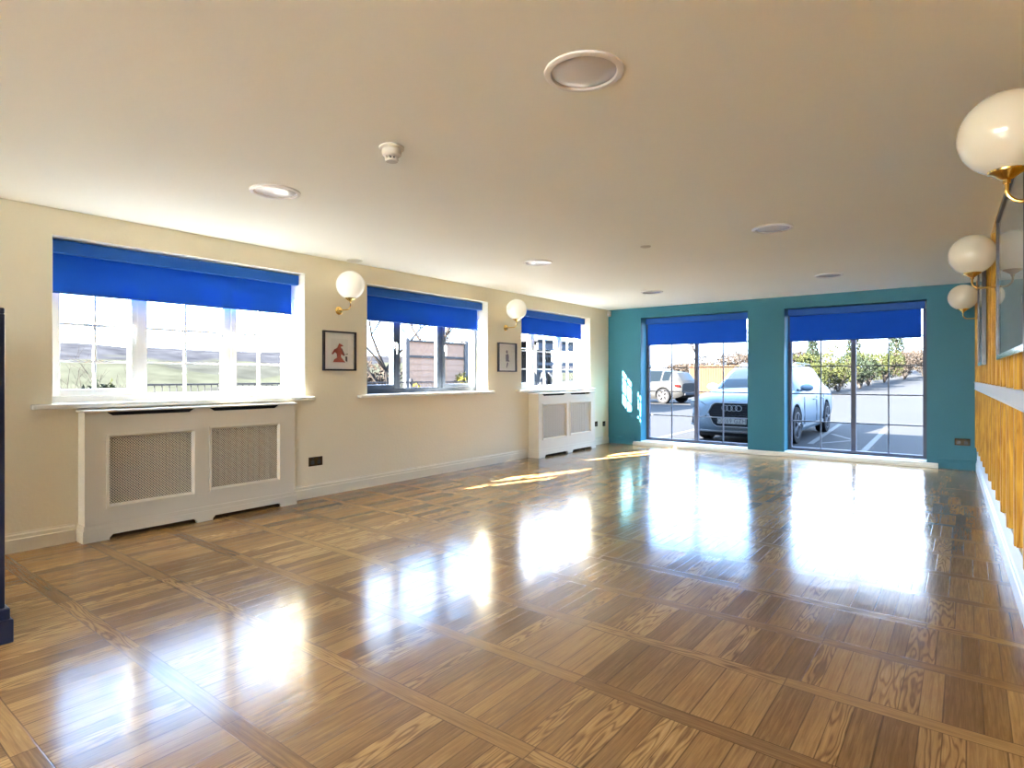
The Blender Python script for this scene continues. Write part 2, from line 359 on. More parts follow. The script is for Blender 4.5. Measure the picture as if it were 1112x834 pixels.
def skirting(name, p0, p1, nrm, m, h=.128, t=.018):
    """moulded skirting from p0 to p1, nrm = direction into the room"""
    bm = BM(); p0 = Vector((*p0, 0)); p1 = Vector((*p1, 0)); nrm = Vector((*nrm, 0))
    prof = [(0, 0), (t, 0), (t, h*.66), (t*.75, h*.70), (t*.75, h*.86), (t*.35, h*.93), (t*.3, h), (0, h)]
    A = [bm.verts.new(p0+nrm*a+Vector((0, 0, b))) for a, b in prof]; B_ = [bm.verts.new(p1+nrm*a+Vector((0, 0, b))) for a, b in prof]
    bm.faces.new(A); bm.faces.new(B_[::-1])
    for i in range(len(prof)): bm.faces.new((A[i], B_[i], B_[(i+1) % len(prof)], A[(i+1) % len(prof)]))
    return obj(name, bm, m, kind='structure')
skirting('baseboard_left', (XL, YB), (XL, 1.40), (1, 0), M['trimcream'])
skirting('baseboard_left', (XL, 3.03), (XL, 6.72), (1, 0), M['trimcream'])
skirting('baseboard_left', (XL, 8.42), (XL, YF-.018), (1, 0), M['trimcream'])
skirting('baseboard_far', (XL, YF), (-4.44, YF), (0, -1), M['teal'])
skirting('baseboard_far', (-.28, YF), (xr(YF)-.02, YF), (0, -1), M['teal'])
ang = math.atan(-.0207)
nr = Vector((-1, -.0207)).normalized()
M['whitetrim'] = mat('white_rail_paint', (.80, .80, .78), .3)
skirting('baseboard_right', (xr(-.5), -.5), (xr(YF), YF), nr, M['whitetrim'], h=.14, t=.024)
# door step / timber threshold under the far windows
bm = BM(); box(bm, -4.44, -.275, 9.085, YF, 0, .035); box(bm, -4.44, -.275, 9.105, YF, .035, .06)
obj('trim_1', bm, M['sill'], bevel=.004, kind='structure')
# inner lining of far openings at floor level (white sill board)
for k, (a, b) in enumerate(FW):
    bm = BM(); box(bm, a, b, YF, YF+.22, FZ0-.01, FZ0+.012); obj('trim_%d' % (k+2), bm, M['white'], kind='structure')
# left window reveals lining (painted plaster, lighter than the wall)
for k, (a, b) in enumerate(LW[:3]):
    bm = BM(); x0, x1 = XL-.2, XL+.001; t = .004
    box(bm, x0, x1, a, a+t, SILLZ, HEAD); box(bm, x0, x1, b-t, b, SILLZ, HEAD); box(bm, x0, x1, a, b, HEAD-t, HEAD)
    obj('trim_%d' % (k+4), bm, M['reveal'], kind='structure')

# ------------------------------------------------------------------ left windows (three lights each)
def left_window(idx, a, b, mull, m, bars, sash_lights):
    """mull: y centres of two mullions; sash_lights: which lights open"""
    rt = struct_root('window_%d' % idx, (XL-.2, (a+b)/2, SILLZ))
    G0, G1 = XL-.27, XL-.20                                              # outer frame depth
    z0, z1 = SILLZ+.012, HEAD
    bm = BM(); f = .045
    box(bm, G0, G1, a, a+f, z0, z1); box(bm, G0, G1, b-f, b, z0, z1)
    box(bm, G0, G1, a+f, b-f, z0, z0+f); box(bm, G0, G1, a+f, b-f, z1-f, z1)
    for y in mull: box(bm, G0, G1, y-.03, y+.03, z0+f, z1-f)
    obj('window_frame', bm, m, rt, bevel=.004)
    ed = [a+f] + [v for y in mull for v in (y-.03, y+.03)] + [b-f]
    for k in range(3):
        y0, y1 = ed[2*k], ed[2*k+1]; zz0, zz1 = z0+f, z1-f; s = .012
        if k in sash_lights:
            s = .05; bm = BM(); X0, X1 = G0+.01, G1+.016
            box(bm, X0, X1, y0, y0+s, zz0, zz1); box(bm, X0, X1, y1-s, y1, zz0, zz1)
            box(bm, X0, X1, y0+s, y1-s, zz0, zz0+s); box(bm, X0, X1, y0+s, y1-s, zz1-s, zz1)
            sa = obj('sash', bm, m, rt, bevel=.005)
            hy = y1-.025 if k == 0 else y0+.025; zh = 1.50
            bm = BM(); box(bm, X1, X1+.012, hy-.010, hy+.010, zh-.04, zh+.04)
            tube(bm, [(X1+.01, hy, zh+.02), (X1+.035, hy, zh+.02), (X1+.042, hy, zh-.01), (X1+.035, hy, zh-.10)], [.008, .009, .009, .006], 8)
            obj('window_handle', bm, M['handle'] if m != M['white'] else M['white'], sa, smooth=True)
        else: sa = rt
        g0, g1, h0, h1 = y0+s, y1-s, zz0+s, zz1-s
        if k not in sash_lights:
            bm = BM(); X0, X1 = G0+.03, G1-.006
            box(bm, X0, X1, y0, g0, zz0, zz1); box(bm, X0, X1, g1, y1, zz0, zz1); box(bm, X0, X1, g0, g1, zz0, h0); box(bm, X0, X1, g0, g1, h1, zz1)
            obj('glazing_bead', bm, m, rt)
        bm = BM(); box(bm, G0+.032, G0+.038, g0, g1, h0, h1); obj('glass_pane', bm, M['glass'], sa)
        if bars:
            bm = BM(); yc = (g0+g1)/2
            box(bm, G0+.024, G0+.048, yc-.009, yc+.009, h0, h1)
            for z in (1.26, 1.53, 1.80): box(bm, G0+.0245, G0+.0475, g0, g1, z-.009, z+.009)
            obj('glazing_bars', bm, m, sa)
    # sill board
    bm = BM(); box(bm, XL-.2, XL, a, b, SILLZ-.022, SILLZ+.012); box(bm, XL, XL+.065, a-.12, b+.07, SILLZ-.022, SILLZ+.012)
    obj('window_sill', bm, M['sill'], rt, bevel=.008, seg=3)
    return rt
left_window(1, *LW[0], (1.895, 2.57), M['white'], True, (0, 2))
left_window(2, *LW[1], (4.53, 5.21), M['grey'], False, (0, 2))
left_window(3, *LW[2], (7.18, 7.87), M['white'], True, (0, 2))

# ------------------------------------------------------------------ far windows (aluminium, two tall lights)
def far_window(idx, a, b, wy=YF+.22, z0=FZ0+.012, z1=FHEAD, s_=1):
    rt = struct_root('window_%d' % idx, ((a+b)/2, wy, z0))
    Y0, Y1 = wy, wy+.06*s_; f = .05; c = (a+b)/2
    Y0, Y1 = min(Y0, Y1), max(Y0, Y1)
    bm = BM(); box(bm, a, a+f, Y0, Y1, z0, z1); box(bm, b-f, b, Y0, Y1, z0, z1)
    box(bm, a+f, b-f, Y0, Y1, z0, z0+.045); box(bm, a+f, b-f, Y0, Y1, z1-f, z1)
    box(bm, c-.03, c+.03, Y0, Y1, z0+.045, z1-f)
    obj('window_frame', bm, M['alu'], rt, bevel=.004)
    for g0, g1 in ((a+f, c-.03), (c+.03, b-f)):
        bm = BM(); box(bm, g0, g1, Y0+.025, Y0+.031, z0+.045, z1-f); obj('glass_pane', bm, M['glass'], rt)
        bm = BM(); m_ = (g0+g1)/2
        box(bm, m_-.008, m_+.008, Y0+.017, Y0+.040, z0+.045, z1-f)
        for z in (.50, .90, 1.297, 1.69): box(bm, g0, g1, Y0+.0175, Y0+.0395, z-.008, z+.008)
        obj('glazing_bars', bm, M['lead'], rt)
    return rt
far_window(4, *FW[0]); far_window(5, *FW[1])
for k, (a, b) in enumerate(FILL_RIGHT_WN):                                          # unseen glazed openings added behind the camera to bring in fill daylight
    rt = struct_root('window_%d' % (k+6), (.55, (a+b)/2, .3)); x0, x1, f = .50, .56, .05; c = (a+b)/2
    bm = BM(); box(bm, x0, x1, a, a+f, .3, FHEAD); box(bm, x0, x1, b-f, b, .3, FHEAD); box(bm, x0, x1, c-.03, c+.03, .3, FHEAD)
    box(bm, x0, x1, a+f, b-f, .3, .35); box(bm, x0, x1, a+f, b-f, FHEAD-f, FHEAD)
    obj('window_frame', bm, M['alu'], rt)
    for g0, g1 in ((a+f, c-.03), (c+.03, b-f)):
        bm = BM(); box(bm, .527, .533, g0, g1, .35, FHEAD-f); obj('glass_pane', bm, M['glass'], rt)

FILL_END_Y = YB-.25
def fill_sheer_mat():  # spreads sun into soft fill light at the added end windows
    m = bpy.data.materials.new('fill_sheer_fabric'); m.use_nodes = True; n = m.node_tree; n.nodes.clear()
    o = n.nodes.new('ShaderNodeOutputMaterial'); t = n.nodes.new('ShaderNodeBsdfTranslucent'); d = n.nodes.new('ShaderNodeBsdfDiffuse'); x = n.nodes.new('ShaderNodeMixShader')
    t.inputs[0].default_value = (.80, .84, .90, 1); d.inputs[0].default_value = (.8, .8, .8, 1); x.inputs[0].default_value = .62
    n.links.new(d.outputs[0], x.inputs[1]); n.links.new(t.outputs[0], x.inputs[2]); n.links.new(x.outputs[0], o.inputs[0]); return m
M['sheer'] = fill_sheer_mat()
for k, (a, b) in enumerate(FILL_END_WN):                                          # added end wall windows, unseen; sunlit sheers serve as a softbox
    rt = struct_root('window_%d' % (k+8), ((a+b)/2, FILL_END_Y, .3)); f = .05; y0, y1 = FILL_END_Y, FILL_END_Y+.06
    bm = BM(); box(bm, a, a+f, y0, y1, .3, FHEAD); box(bm, b-f, b, y0, y1, .3, FHEAD); box(bm, a+f, b-f, y0, y1, .3, .35); box(bm, a+f, b-f, y0, y1, FHEAD-f, FHEAD)
    obj('window_frame', bm, M['white'], rt)
    bm = BM(); box(bm, a+f, b-f, y0+.027, y0+.033, .35, FHEAD-f); obj('glass_pane', bm, M['glass'], rt)
    bm = BM(); n_ = 60
    for i in range(n_):
        u0, u1 = a+.005+(b-a-.01)*i/n_, a+.005+(b-a-.01)*(i+1)/n_; d0, d1 = .02*math.sin(i*1.3), .02*math.sin((i+1)*1.3)
        bm.faces.new([bm.verts.new(p) for p in ((u0, YB-.06+d0, .31), (u1, YB-.06+d1, .31), (u1, YB-.06+d1, FHEAD-.01), (u0, YB-.06+d0, FHEAD-.01))])
    obj('fill_sheer', bm, M['sheer'], rt, smooth='full')

# ------------------------------------------------------------------ roller blinds
def roller_blind(label, axis, a, b, face, ztop, zbot, inward, cas, left_gap=0):
    """axis 'y': runs along y on the left wall (face = x of cassette front); axis 'x': far wall"""
    def P(u, d, z):                                                      # d = distance from the front face towards the glass
        return (face-d, u, z) if axis == 'y' else (u, face+d, z)
    rt = thing('roller_blind', label, 'blind', P((a+b)/2, .04, zbot), 'blue roller blinds')
    bm = BM(); prof = [(0, 0), (0, cas), (.006, cas+.004), (.075, cas+.004), (.075, 0), (.03, -.004)]
    A = [bm.verts.new(P(a, d, ztop-cas+z)) for d, z in prof]; B_ = [bm.verts.new(P(b, d, ztop-cas+z)) for d, z in prof]
    bm.faces.new(A); bm.faces.new(B_[::-1])
    for i in range(len(prof)): bm.faces.new((A[i], B_[i], B_[(i+1) % len(prof)], A[(i+1) % len(prof)]))
    obj('headbox', bm, M['valance'], rt)
    bm = BM()
    p0 = P(a+.012, .050, zbot); p1 = P(b-.045, .0515, ztop-cas+.02)
    box(bm, min(p0[0], p1[0]), max(p0[0], p1[0]), min(p0[1], p1[1]), max(p0[1], p1[1]), p0[2], p1[2])
    obj('fabric', bm, M['blind'], rt)
    bm = BM(); tube(bm, [P(a+.012, .0507, zbot+.002), P(b-.045, .0507, zbot+.002)], .0075, 8)
    obj('bottom_bar', bm, M['valance'], rt, smooth=True)
    bm = BM(); u = b+.004
    q0 = P(b, .004, ztop-cas+.002); q1 = P(b+.006, .07, ztop-.002)
    box(bm, min(q0[0], q1[0]), max(q0[0], q1[0]), min(q0[1], q1[1]), max(q0[1], q1[1]), q0[2], q1[2])
    obj('end_cap', bm, M['plastic'], rt)
    return rt
roller_blind('blue roller blind over the widest left window, nearest the camera', 'y', 1.285, 3.19, XL-.075, 2.10, 1.74, 1, .085)
roller_blind('blue roller blind over the dark grey framed window', 'y', 3.945, 5.865, XL-.075, 2.10, 1.755, 1, .085)
roller_blind('blue roller blind over the white window beside the teal wall corner', 'y', 6.63, 8.48, XL-.075, 2.10, 1.77, 1, .085)
roller_blind('blue roller blind over the left tall window in the teal wall', 'x', -4.275, -2.60, YF+.10, 2.118, 1.675, 1, .09)
roller_blind('blue roller blind over the right tall window in the teal wall', 'x', -2.05, -.415, YF+.10, 2.118, 1.66, 1, .09)

# ------------------------------------------------------------------ radiator covers
def lattice_mat():
    """pierced metal grille: round holes on a staggered grid, really see-through"""
    m = bpy.data.materials.new('pierced_grille'); m.use_nodes = True; n = m.node_tree; b = n.nodes['Principled BSDF']
    b.inputs['Base Color'].default_value = (.60, .54, .42, 1); b.inputs['Roughness'].default_value = .4
    t = n.nodes.new('ShaderNodeTexCoord'); mp_ = n.nodes.new('ShaderNodeMapping'); mp_.inputs['Rotation'].default_value = (R(45), 0, 0)
    s = n.nodes.new('ShaderNodeSeparateXYZ'); n.links.new(t.outputs['Object'], mp_.inputs[0]); n.links.new(mp_.outputs[0], s.inputs[0])
    def ma(op, a, b_=None):
        q = n.nodes.new('ShaderNodeMath'); q.operation = op
        for i, v in enumerate((a, b_)):
            if v is None: continue
            if isinstance(v, (int, float)): q.inputs[i].default_value = v
            else: n.links.new(v, q.inputs[i])
        return q.outputs[0]
    c = .0128
    def tri(v): return ma('ABSOLUTE', ma('SUBTRACT', ma('FRACT', ma('DIVIDE', v, c)), .5))
    d = ma('MAXIMUM', tri(s.outputs['Y']), tri(s.outputs['Z']))
    hole = ma('LESS_THAN', d, .31)
    tr = n.nodes.new('ShaderNodeBsdfTransparent'); x = n.nodes.new('ShaderNodeMixShader'); o = n.nodes['Material Output']
    n.links.new(hole, x.inputs[0]); n.links.new(b.outputs[0], x.inputs[1]); n.links.new(tr.outputs[0], x.inputs[2]); n.links.new(x.outputs[0], o.inputs[0])
    return m
M['lattice'] = lattice_mat()
def radiator_cover(label, y0, y1, xf, grilles, slots, feet):
    xb = XL+.0005; zt = .915; T = .018
    rt = thing('radiator_cover', label, 'radiator cover', (xf, (y0+y1)/2, 0))
    fn = lambda u, v, d: (d, u, v)
    holes = [(g[0], g[1], g[2], g[3]) for g in grilles] + [(s[0], s[1], .872, .9) for s in slots] + [(f[0], f[1], -1, .035) for f in feet]
    bm = BM()
    # front board with openings; rounded-off slot ends are added as corner fillets
    holed_slab(bm, (y0, y1), (0, .9), [(h[0], h[1], max(h[2], -.0), h[3]) for h in holes], fn, xf-T, xf)
    for s in slots:
        for yy, sg in ((s[0], 1), (s[1], -1)):
            prism(bm, [(yy, .872), (yy+sg*.035, .872), (yy, .895)], fn, xf-T+.001, xf-.001)
    for f in feet:
        for yy, sg in ((f[0], 1), (f[1], -1)):
            prism(bm, [(yy, .035), (yy+sg*.022, .035), (yy, .012)], fn, xf-T+.001, xf-.001)
    box(bm, xb, xf-T, y0, y0+T, 0, .9); box(bm, xb, xf-T, y1-T, y1, 0, .9)
    obj('body', bm, M['cover'], rt)
    bm = BM(); box(bm, xb, xf+.022, y0-.014, y1+.014, .9, zt); obj('top_shelf', bm, M['sill'], rt, bevel=.006, seg=3)
    # plinth moulding (with the same foot cut-outs)
    bm = BM(); P = .014
    holed_slab(bm, (y0-P, y1+P), (0, .082), [(f[0], f[1], 0, .035) for f in feet], fn, xf, xf+P)
    holed_slab(bm, (y0-P*.6, y1+P*.6), (.082, .115), [], fn, xf, xf+P*.6)
    box(bm, xb, xf, y0-P, y0, 0, .082); box(bm, xb, xf, y1, y1+P, 0, .082)
    box(bm, xb, xf, y0-P*.6, y0, .082, .115); box(bm, xb, xf, y1, y1+P*.6, .082, .115)
    for f in feet:
        for yy, sg in ((f[0], 1), (f[1], -1)):
            prism(bm, [(yy, .035), (yy+sg*.022, .035), (yy, .012)], fn, xf+.0005, xf+P-.0005)
    obj('plinth', bm, M['cover'], rt)
    for g in grilles:
        bm = BM(); q = .024
        A = [(g[0]-.008, g[2]-.008), (g[1]+.008, g[2]-.008), (g[1]+.008, g[3]+.008), (g[0]-.008, g[3]+.008)]
        rings = []
        for off, xx in ((0, xf), (.0, xf+.012), (.014, xf+.012), (.028, xf-.012), (.028, xf-.016)):
            rings.append([bm.verts.new((xx, a+(off if i in (0, 3) else -off), b+(off if i in (0, 1) else -off))) for i, (a, b) in enumerate(A)])
        for r0, r1 in zip(rings, rings[1:]):
            for i in range(4): bm.faces.new((r0[i], r0[(i+1) % 4], r1[(i+1) % 4], r1[i]))
        fr = obj('grille_frame', bm, M['cover'], rt)
        bm = BM(); box(bm, xf-.0155, xf-.0145, g[0]+.018, g[1]-.018, g[2]+.018, g[3]-.018)
        obj('grille', bm, M['lattice'], fr)
    # radiator and a sheet behind it, coloured near black for the shade inside
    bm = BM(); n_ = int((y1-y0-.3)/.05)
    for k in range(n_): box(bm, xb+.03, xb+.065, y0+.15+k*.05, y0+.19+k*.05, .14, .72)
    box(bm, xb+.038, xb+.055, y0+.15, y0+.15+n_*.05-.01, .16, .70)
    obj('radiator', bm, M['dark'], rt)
    bm = BM(); box(bm, xb, xb+.006, y0+T, y1-T, .0, .9); obj('shade_backing', bm, M['dark'], rt)
    return rt
radiator_cover('wide cream radiator cover with pierced grilles under the nearest window', 1.42, 3.02, -4.80,
               [(1.555, 2.150, .225, .735), (2.270, 2.876, .235, .742)], [(1.555, 2.150), (2.27, 2.87)], [(1.565, 2.165), (2.285, 2.885)])
radiator_cover('narrower white radiator cover standing near the teal wall', 6.79, 8.37, -4.755,
               [(6.89, 7.52, .25, .755), (7.62, 8.24, .265, .757)], [(6.89, 7.50), (7.63, 8.22)], [(6.93, 7.54), (7.67, 8.25)])

# ------------------------------------------------------------------ wall globe lights
def globe_light(glass, off=.185):
    """prototype at origin: wall in the plane x=0, arm reaching +x"""
    rt = thing('wall_light', '', 'wall light', (0, 0, 0), None)
    bm = BM(); Mx = Matrix.Rotation(R(90), 3, 'Y')
    lathe(bm, [(0, 0), (.042, 0), (.042, .006), (.034, .016), (.014, .022), (.0, .023)], (0, 0, 0), 24, M=Mx)
    obj('wall_plate', bm, M['brass'], rt, smooth=True)
    bm = BM(); so_ = off; pts = [(.015, 0, 0), (.10, 0, 0)]
    for k in range(9):
        a = R(10*k+10); pts.append((so_-.045+.045*math.sin(a), 0, .045-.045*math.cos(a)))
    pts.append((so_, 0, .085))
    tube(bm, pts, .0065, 10); lathe(bm, [(0, .066), (.011, .066), (.011, .080), (0, .080)], (so_, 0, 0), 12)
    obj('arm', bm, M['brass'], rt, smooth=True)
    bm = BM(); lathe(bm, [(0, .078), (.012, .078), (.022, .084), (.040, .098), (.052, .104), (.054, .112), (.050, .114), (.0, .110)], (so_, 0, 0), 28)
    obj('cup', bm, M['brass'], rt, smooth=True)
    bm = BM(); r = .137; cz = .236
    prof = [(.046, .1075)] + [(r*math.sin(a), cz-r*math.cos(a)) for a in [math.asin(.046/r)+(math.pi-math.asin(.046/r))*k/24 for k in range(1, 24)]] + [(0, cz+r)]
    prof[0] = (.046, cz-math.sqrt(r*r-.046**2))
    lathe(bm, prof, (off, 0, 0), 48); obj('globe_shade', bm, glass, rt, smooth='full')
    return rt
pA = globe_light(M['opalw']); pA.location = (XL, 3.588, 1.803); pA['label'] = 'bright opal globe wall light above the rust coloured fox print'
pA['group'] = 'globe wall lights'
pB = copy_tree(pA); pB.location = (XL, 6.262, 1.806); pB['label'] = 'opal globe wall light above the small grey sketch print'
pC = globe_light(M['opal'], .145); pC['group'] = 'globe wall lights'
for k, (y, z, lb) in enumerate([(8.08, 1.775, 'farthest and smallest looking globe wall light on the batten wall'),
                                (5.2, 1.760, 'middle globe wall light on the batten wall, between the two dark framed pictures'),
                                (2.60, 1.735, 'largest looking brass and opal globe wall light at the top right, partly cut off')]):
    q = pC if k == 0 else copy_tree(pC)
    q.location = (xr(y)-(.022 if k < 2 else .0), y, z); q.rotation_euler = (0, 0, math.pi-ang*0-.0207*-1); q['label'] = lb

# ------------------------------------------------------------------ pictures on the left wall
def picture(label, yc, zc, wd, ht, kind):
    rt = thing('framed_picture', label, 'picture', (XL, yc, zc))
    f = .016; D = .03
    y0, y1, z0, z1 = yc-wd/2, yc+wd/2, zc-ht/2, zc+ht/2
    bm = BM(); holed_slab(bm, (y0, y1), (z0, z1), [(y0+f, y1-f, z0+f, z1-f)], lambda u, v, d: (d, u, v), XL+.001, XL+D)
    obj('picture_frame', bm, M['black'], rt)
    bm = BM(); box(bm, XL+.001, XL+.010, y0+f, y1-f, z0+f, z1-f); obj('mount', bm, M['mount'], rt)
    xp = XL+.0102
    bm = BM(); iw, ih = (wd*.52, ht*.62) if kind == 'fox' else (wd*.74, ht*.80)
    box(bm, xp, xp+.0008, yc-iw/2, yc+iw/2, zc-ih/2, zc+ih/2)
    pr = obj('print', bm, M['print'], rt)
    def shp(name, polys, m, dx):
        bm = BM()
        for poly in polys: prism(bm, [(yc+a*iw, zc+b*ih) for a, b in poly], lambda a, b, d: (d, a, b), xp+.0008, xp+.0008+dx)
        obj(name, bm, m, pr)
    if kind == 'fox':
        body = [(-.02, .32), (.03, .30), (.20, .24), (.22, .20), (.08, .18), (.12, .05), (.22, -.05), (.30, -.18), (.24, -.20), (.10, -.12), (.08, -.24), (.22, -.36), (.34, -.46), (-.38, -.46), (-.30, -.34), (-.14, -.28), (-.16, -.12), (-.26, -.05), (-.40, -.16), (-.46, -.12), (-.30, .06), (-.14, .12), (-.08, .22)]
        shp('figure', [body], M['fox'], .0006)
        shp('pipe', [[(.10, .10), (.14, .12), (.32, -.16), (.28, -.18)], [(.36, -.12), (.50, -.10), (.50, -.13), (.36, -.15)], [(.34, -.22), (.46, -.22), (.46, -.44), (.36, -.40)]], M['foxdark'], .0009)
    else:
        shp('figure', [[(-.08, .26), (-.02, .32), (.05, .28), (.06, .20), (0, .16), (-.07, .19)],
                       [(-.10, .12), (.08, .16), (.14, .04), (.12, -.10), (.20, -.18), (-.08, -.18), (-.10, -.02)],
                       [(0, -.22), (.10, -.22), (.06, -.34), (-.02, -.46), (-.06, -.44)]], M['ink'], .0006)
    bm = BM(); box(bm, XL+.016, XL+.018, y0+f, y1-f, z0+f, z1-f); obj('glass', bm, M['picglass'], rt)
    return rt
picture('square black framed print of a rust red seated fox', 3.588, 1.402, .385, .39, 'fox')
picture('black framed pale print with a small grey sketched figure', 6.280, 1.408, .40, .39, 'sketch')

# ------------------------------------------------------------------ right wall: base board, rails, battens
def rbox(bm, y0, y1, z0, z1, d0, d1):
    """box on the slightly skewed right wall, d = distance out from the wall"""
    pts = []
    for z in (z0, z1):
        for (y, d) in ((y0, d0), (y1, d0), (y1, d1), (y0, d1)): pts.append(bm.verts.new((xr(y)-d, y, z)))
    for f in ((0,1,2,3),(7,6,5,4),(0,4,5,1),(1,5,6,2),(2,6,7,3),(3,7,4,0)): bm.faces.new([pts[i] for i in f])
bm = BM(); rbox(bm, -.5, YF-.001, .14, .30, 0, .014); rbox(bm, -.5, YF-.001, .285, .30, .014, .022)
obj('trim_7', bm, M['whitetrim'], kind='structure')
bm = BM(); rbox(bm, -.5, YF-.001, .992, 1.085, 0, .036); rbox(bm, -.5, YF-.001, 1.073, 1.085, .036, .040); rbox(bm, -.5, YF-.001, .992, 1.004, .036, .039)
obj('trim_8', bm, M['whitetrim'], kind='structure', bevel=.002)
M['tan'] = mat('tan_top_rail', (.60, .42, .19), .4)
bm = BM(); rbox(bm, -.5, YF-.001, 2.225, CEIL, 0, .022); obj('trim_9', bm, M['tan'], kind='structure')
ys = [8.95-.46*k for k in range(20)]
n_tr = 10
for k, y in enumerate(ys):
    bm = BM()
    rbox(bm, y-.045, y+.045, .301, .991, 0, .030); rbox(bm, y-.022, y+.022, .301, .991, .030, .037)
    rbox(bm, y-.045, y+.045, 1.086, 2.224, 0, .030); rbox(bm, y-.022, y+.022, 1.086, 2.224, .030, .037)
    obj('trim_%d' % (n_tr+k), bm, M['oak'], kind='structure')

def big_picture(label, y0, y1, z0, z1, fm):
    rt = thing('framed_picture', label, 'picture', (xr((y0+y1)/2), (y0+y1)/2, z0))
    f = .028; d0, d1 = .038, .066
    bm = BM(); rbox(bm, y0, y0+f, z0, z1, d0, d1); rbox(bm, y1-f, y1, z0, z1, d0, d1); rbox(bm, y0+f, y1-f, z1-f, z1, d0, d1)
    obj('picture_frame', bm, fm, rt)
    bm = BM(); rbox(bm, y0+f, y1-f, z0, z0+f, d0, d1); o = obj('picture_frame', bm, M['chrome'], rt); o['label'] = 'pale silvery bottom edge of the frame'
    bm = BM(); rbox(bm, y0+f, y1-f, z0+f, z1-f, d0, d0+.008); obj('print', bm, M['bluepr'], rt)
    bm = BM(); rbox(bm, y0+f, y1-f, z0+f, z1-f, d1-.010, d1-.007); obj('glass', bm, M['picglass'], rt)
M['bluepr'] = mat('pale_print', (.42, .48, .50), .6, noise_amt=.2, noise_scale=4)
big_picture('large dark framed picture with reflecting glass, cut off by the right edge', 3.05, 4.66, 1.25, 2.11, M['black'])
big_picture('narrow looking dark framed picture seen edge on beyond the middle globe light', 6.47, 7.38, 1.25, 2.18, M['black'])

# ------------------------------------------------------------------ sockets
def socket(label, c, axis, wd, gang):
    rt = thing('wall_socket', label, 'socket', c)
    ht = .086; cx, cy, cz = c
    def bx(bm, u0, u1, z0, z1, d0, d1):
        if axis == 'x+': box(bm, cx+d0, cx+d1, cy+u0, cy+u1, cz+z0, cz+z1)
        else: box(bm, cx+u0, cx+u1, cy-d1, cy-d0, cz+z0, cz+z1)
    bm = BM(); bx(bm, -wd/2, wd/2, -ht/2, ht/2, 0, .007); obj('face_plate', bm, M['bronze'], rt, bevel=.002)
    for g in range(gang):
        u = (g-(gang-1)/2)*.07
        bm = BM(); bx(bm, u-.018, u+.018, -.026, .010, .007, .0085); obj('socket_outlet', bm, M['black'], rt)
        bm = BM(); bx(bm, u-.007, u+.007, .018, .034, .007, .011); obj('switch', bm, M['dark'], rt, bevel=.001)
    return rt
socket('double bronze socket on the cream wall beside the wide radiator cover', (XL, 3.322, .339), 'x+', .15, 2)
socket('single socket close to the white radiator cover near the corner', (XL, 8.72, .352), 'x+', .09, 1)
socket('single socket nearest the corner with the teal wall', (XL, 8.99, .338), 'x+', .09, 1)
socket('double bronze socket low on the teal wall', (-.035, YF, .341), 'y-', .155, 2)

# ------------------------------------------------------------------ ceiling fittings
def downlight():
    rt = thing('ceiling_downlight', '', 'downlight', (0, 0, 0), 'round recessed ceiling downlights')
    bm = BM(); lathe(bm, [(.150, 0), (.149, -.006), (.140, -.010), (.126, -.009), (.122, -.001), (.122, .0)], (0, 0, 0), 56)
    obj('trim_ring', bm, M['ringpl'], rt, smooth=True)
    bm = BM(); lathe(bm, [(.1215, -.001), (.11, -.0045), (.08, -.009), (.04, -.012), (0, -.013)], (0, 0, 0), 56)
    obj('diffuser', bm, M['diffuser'], rt, smooth='full')
    return rt
dl = downlight()
DL = [(-1.143, 1.93, 'large looking round downlight at the top centre of the ceiling'),
      (-3.404, 2.008, 'white round downlight above the nearest left window'),
      (-1.19, 4.864, 'round grey downlight right of centre, second row of the ceiling'),
      (-3.423, 4.872, 'small white downlight above the second left window'),
      (-3.385, 7.518, 'thin looking downlight nearest the far left corner'),
      (-1.237, 7.513, 'thin looking downlight in front of the right tall window')]
for k, (x, y, lb) in enumerate(DL):
    q = dl if k == 0 else copy_tree(dl)
    q.location = (x, y, CEIL); q['label'] = lb
# smoke detector
rt = thing('smoke_detector', 'white smoke detector on the ceiling near the left windows', 'smoke detector', (-2.284, 1.978, CEIL))
c = (-2.284, 1.978, 0)
bm = BM(); lathe(bm, [(0, CEIL), (.062, CEIL), (.062, CEIL-.008), (.050, CEIL-.012), (0, CEIL-.012)], c, 32); obj('base', bm, M['plastic'], rt, smooth=True)
bm = BM(); lathe(bm, [(0, CEIL-.012), (.046, CEIL-.012), (.049, CEIL-.022), (.047, CEIL-.040), (.036, CEIL-.048), (0, CEIL-.048)], c, 32); obj('body', bm, M['plastic'], rt, smooth=True)
bm = BM()
for k in range(10):
    a = 2*math.pi*k/10; x, y = c[0]+.032*math.cos(a), c[1]+.032*math.sin(a)
    tube(bm, [(x, y, CEIL-.046), (x-.006*math.cos(a), y-.006*math.sin(a), CEIL-.066)], .004, 6)
obj('vents', bm, M['plastic'], rt)
bm = BM(); lathe(bm, [(0, CEIL-.050), (.020, CEIL-.050), (.020, CEIL-.062), (0, CEIL-.062)], c, 20); obj('sensor', bm, M['dark'], rt, smooth=True)
bm = BM(); lathe(bm, [(0, CEIL-.062), (.034, CEIL-.063), (.030, CEIL-.072), (0, CEIL-.073)], c, 24); obj('cap', bm, M['plastic'], rt, smooth=True)
# corner motion sensor
rt = thing('motion_sensor', 'small white motion sensor high in the far left corner', 'sensor', (-4.885, 9.12, 2.235))
bm = BM(); box(bm, -4.93, -4.872, 9.09, 9.149, 2.185, 2.285); obj('housing', bm, M['plastic'], rt, bevel=.012, seg=3)
bm = BM(); box(bm, -4.915, -4.885, 9.084, 9.0905, 2.20, 2.235); obj('lens', bm, M['white'], rt, bevel=.004)
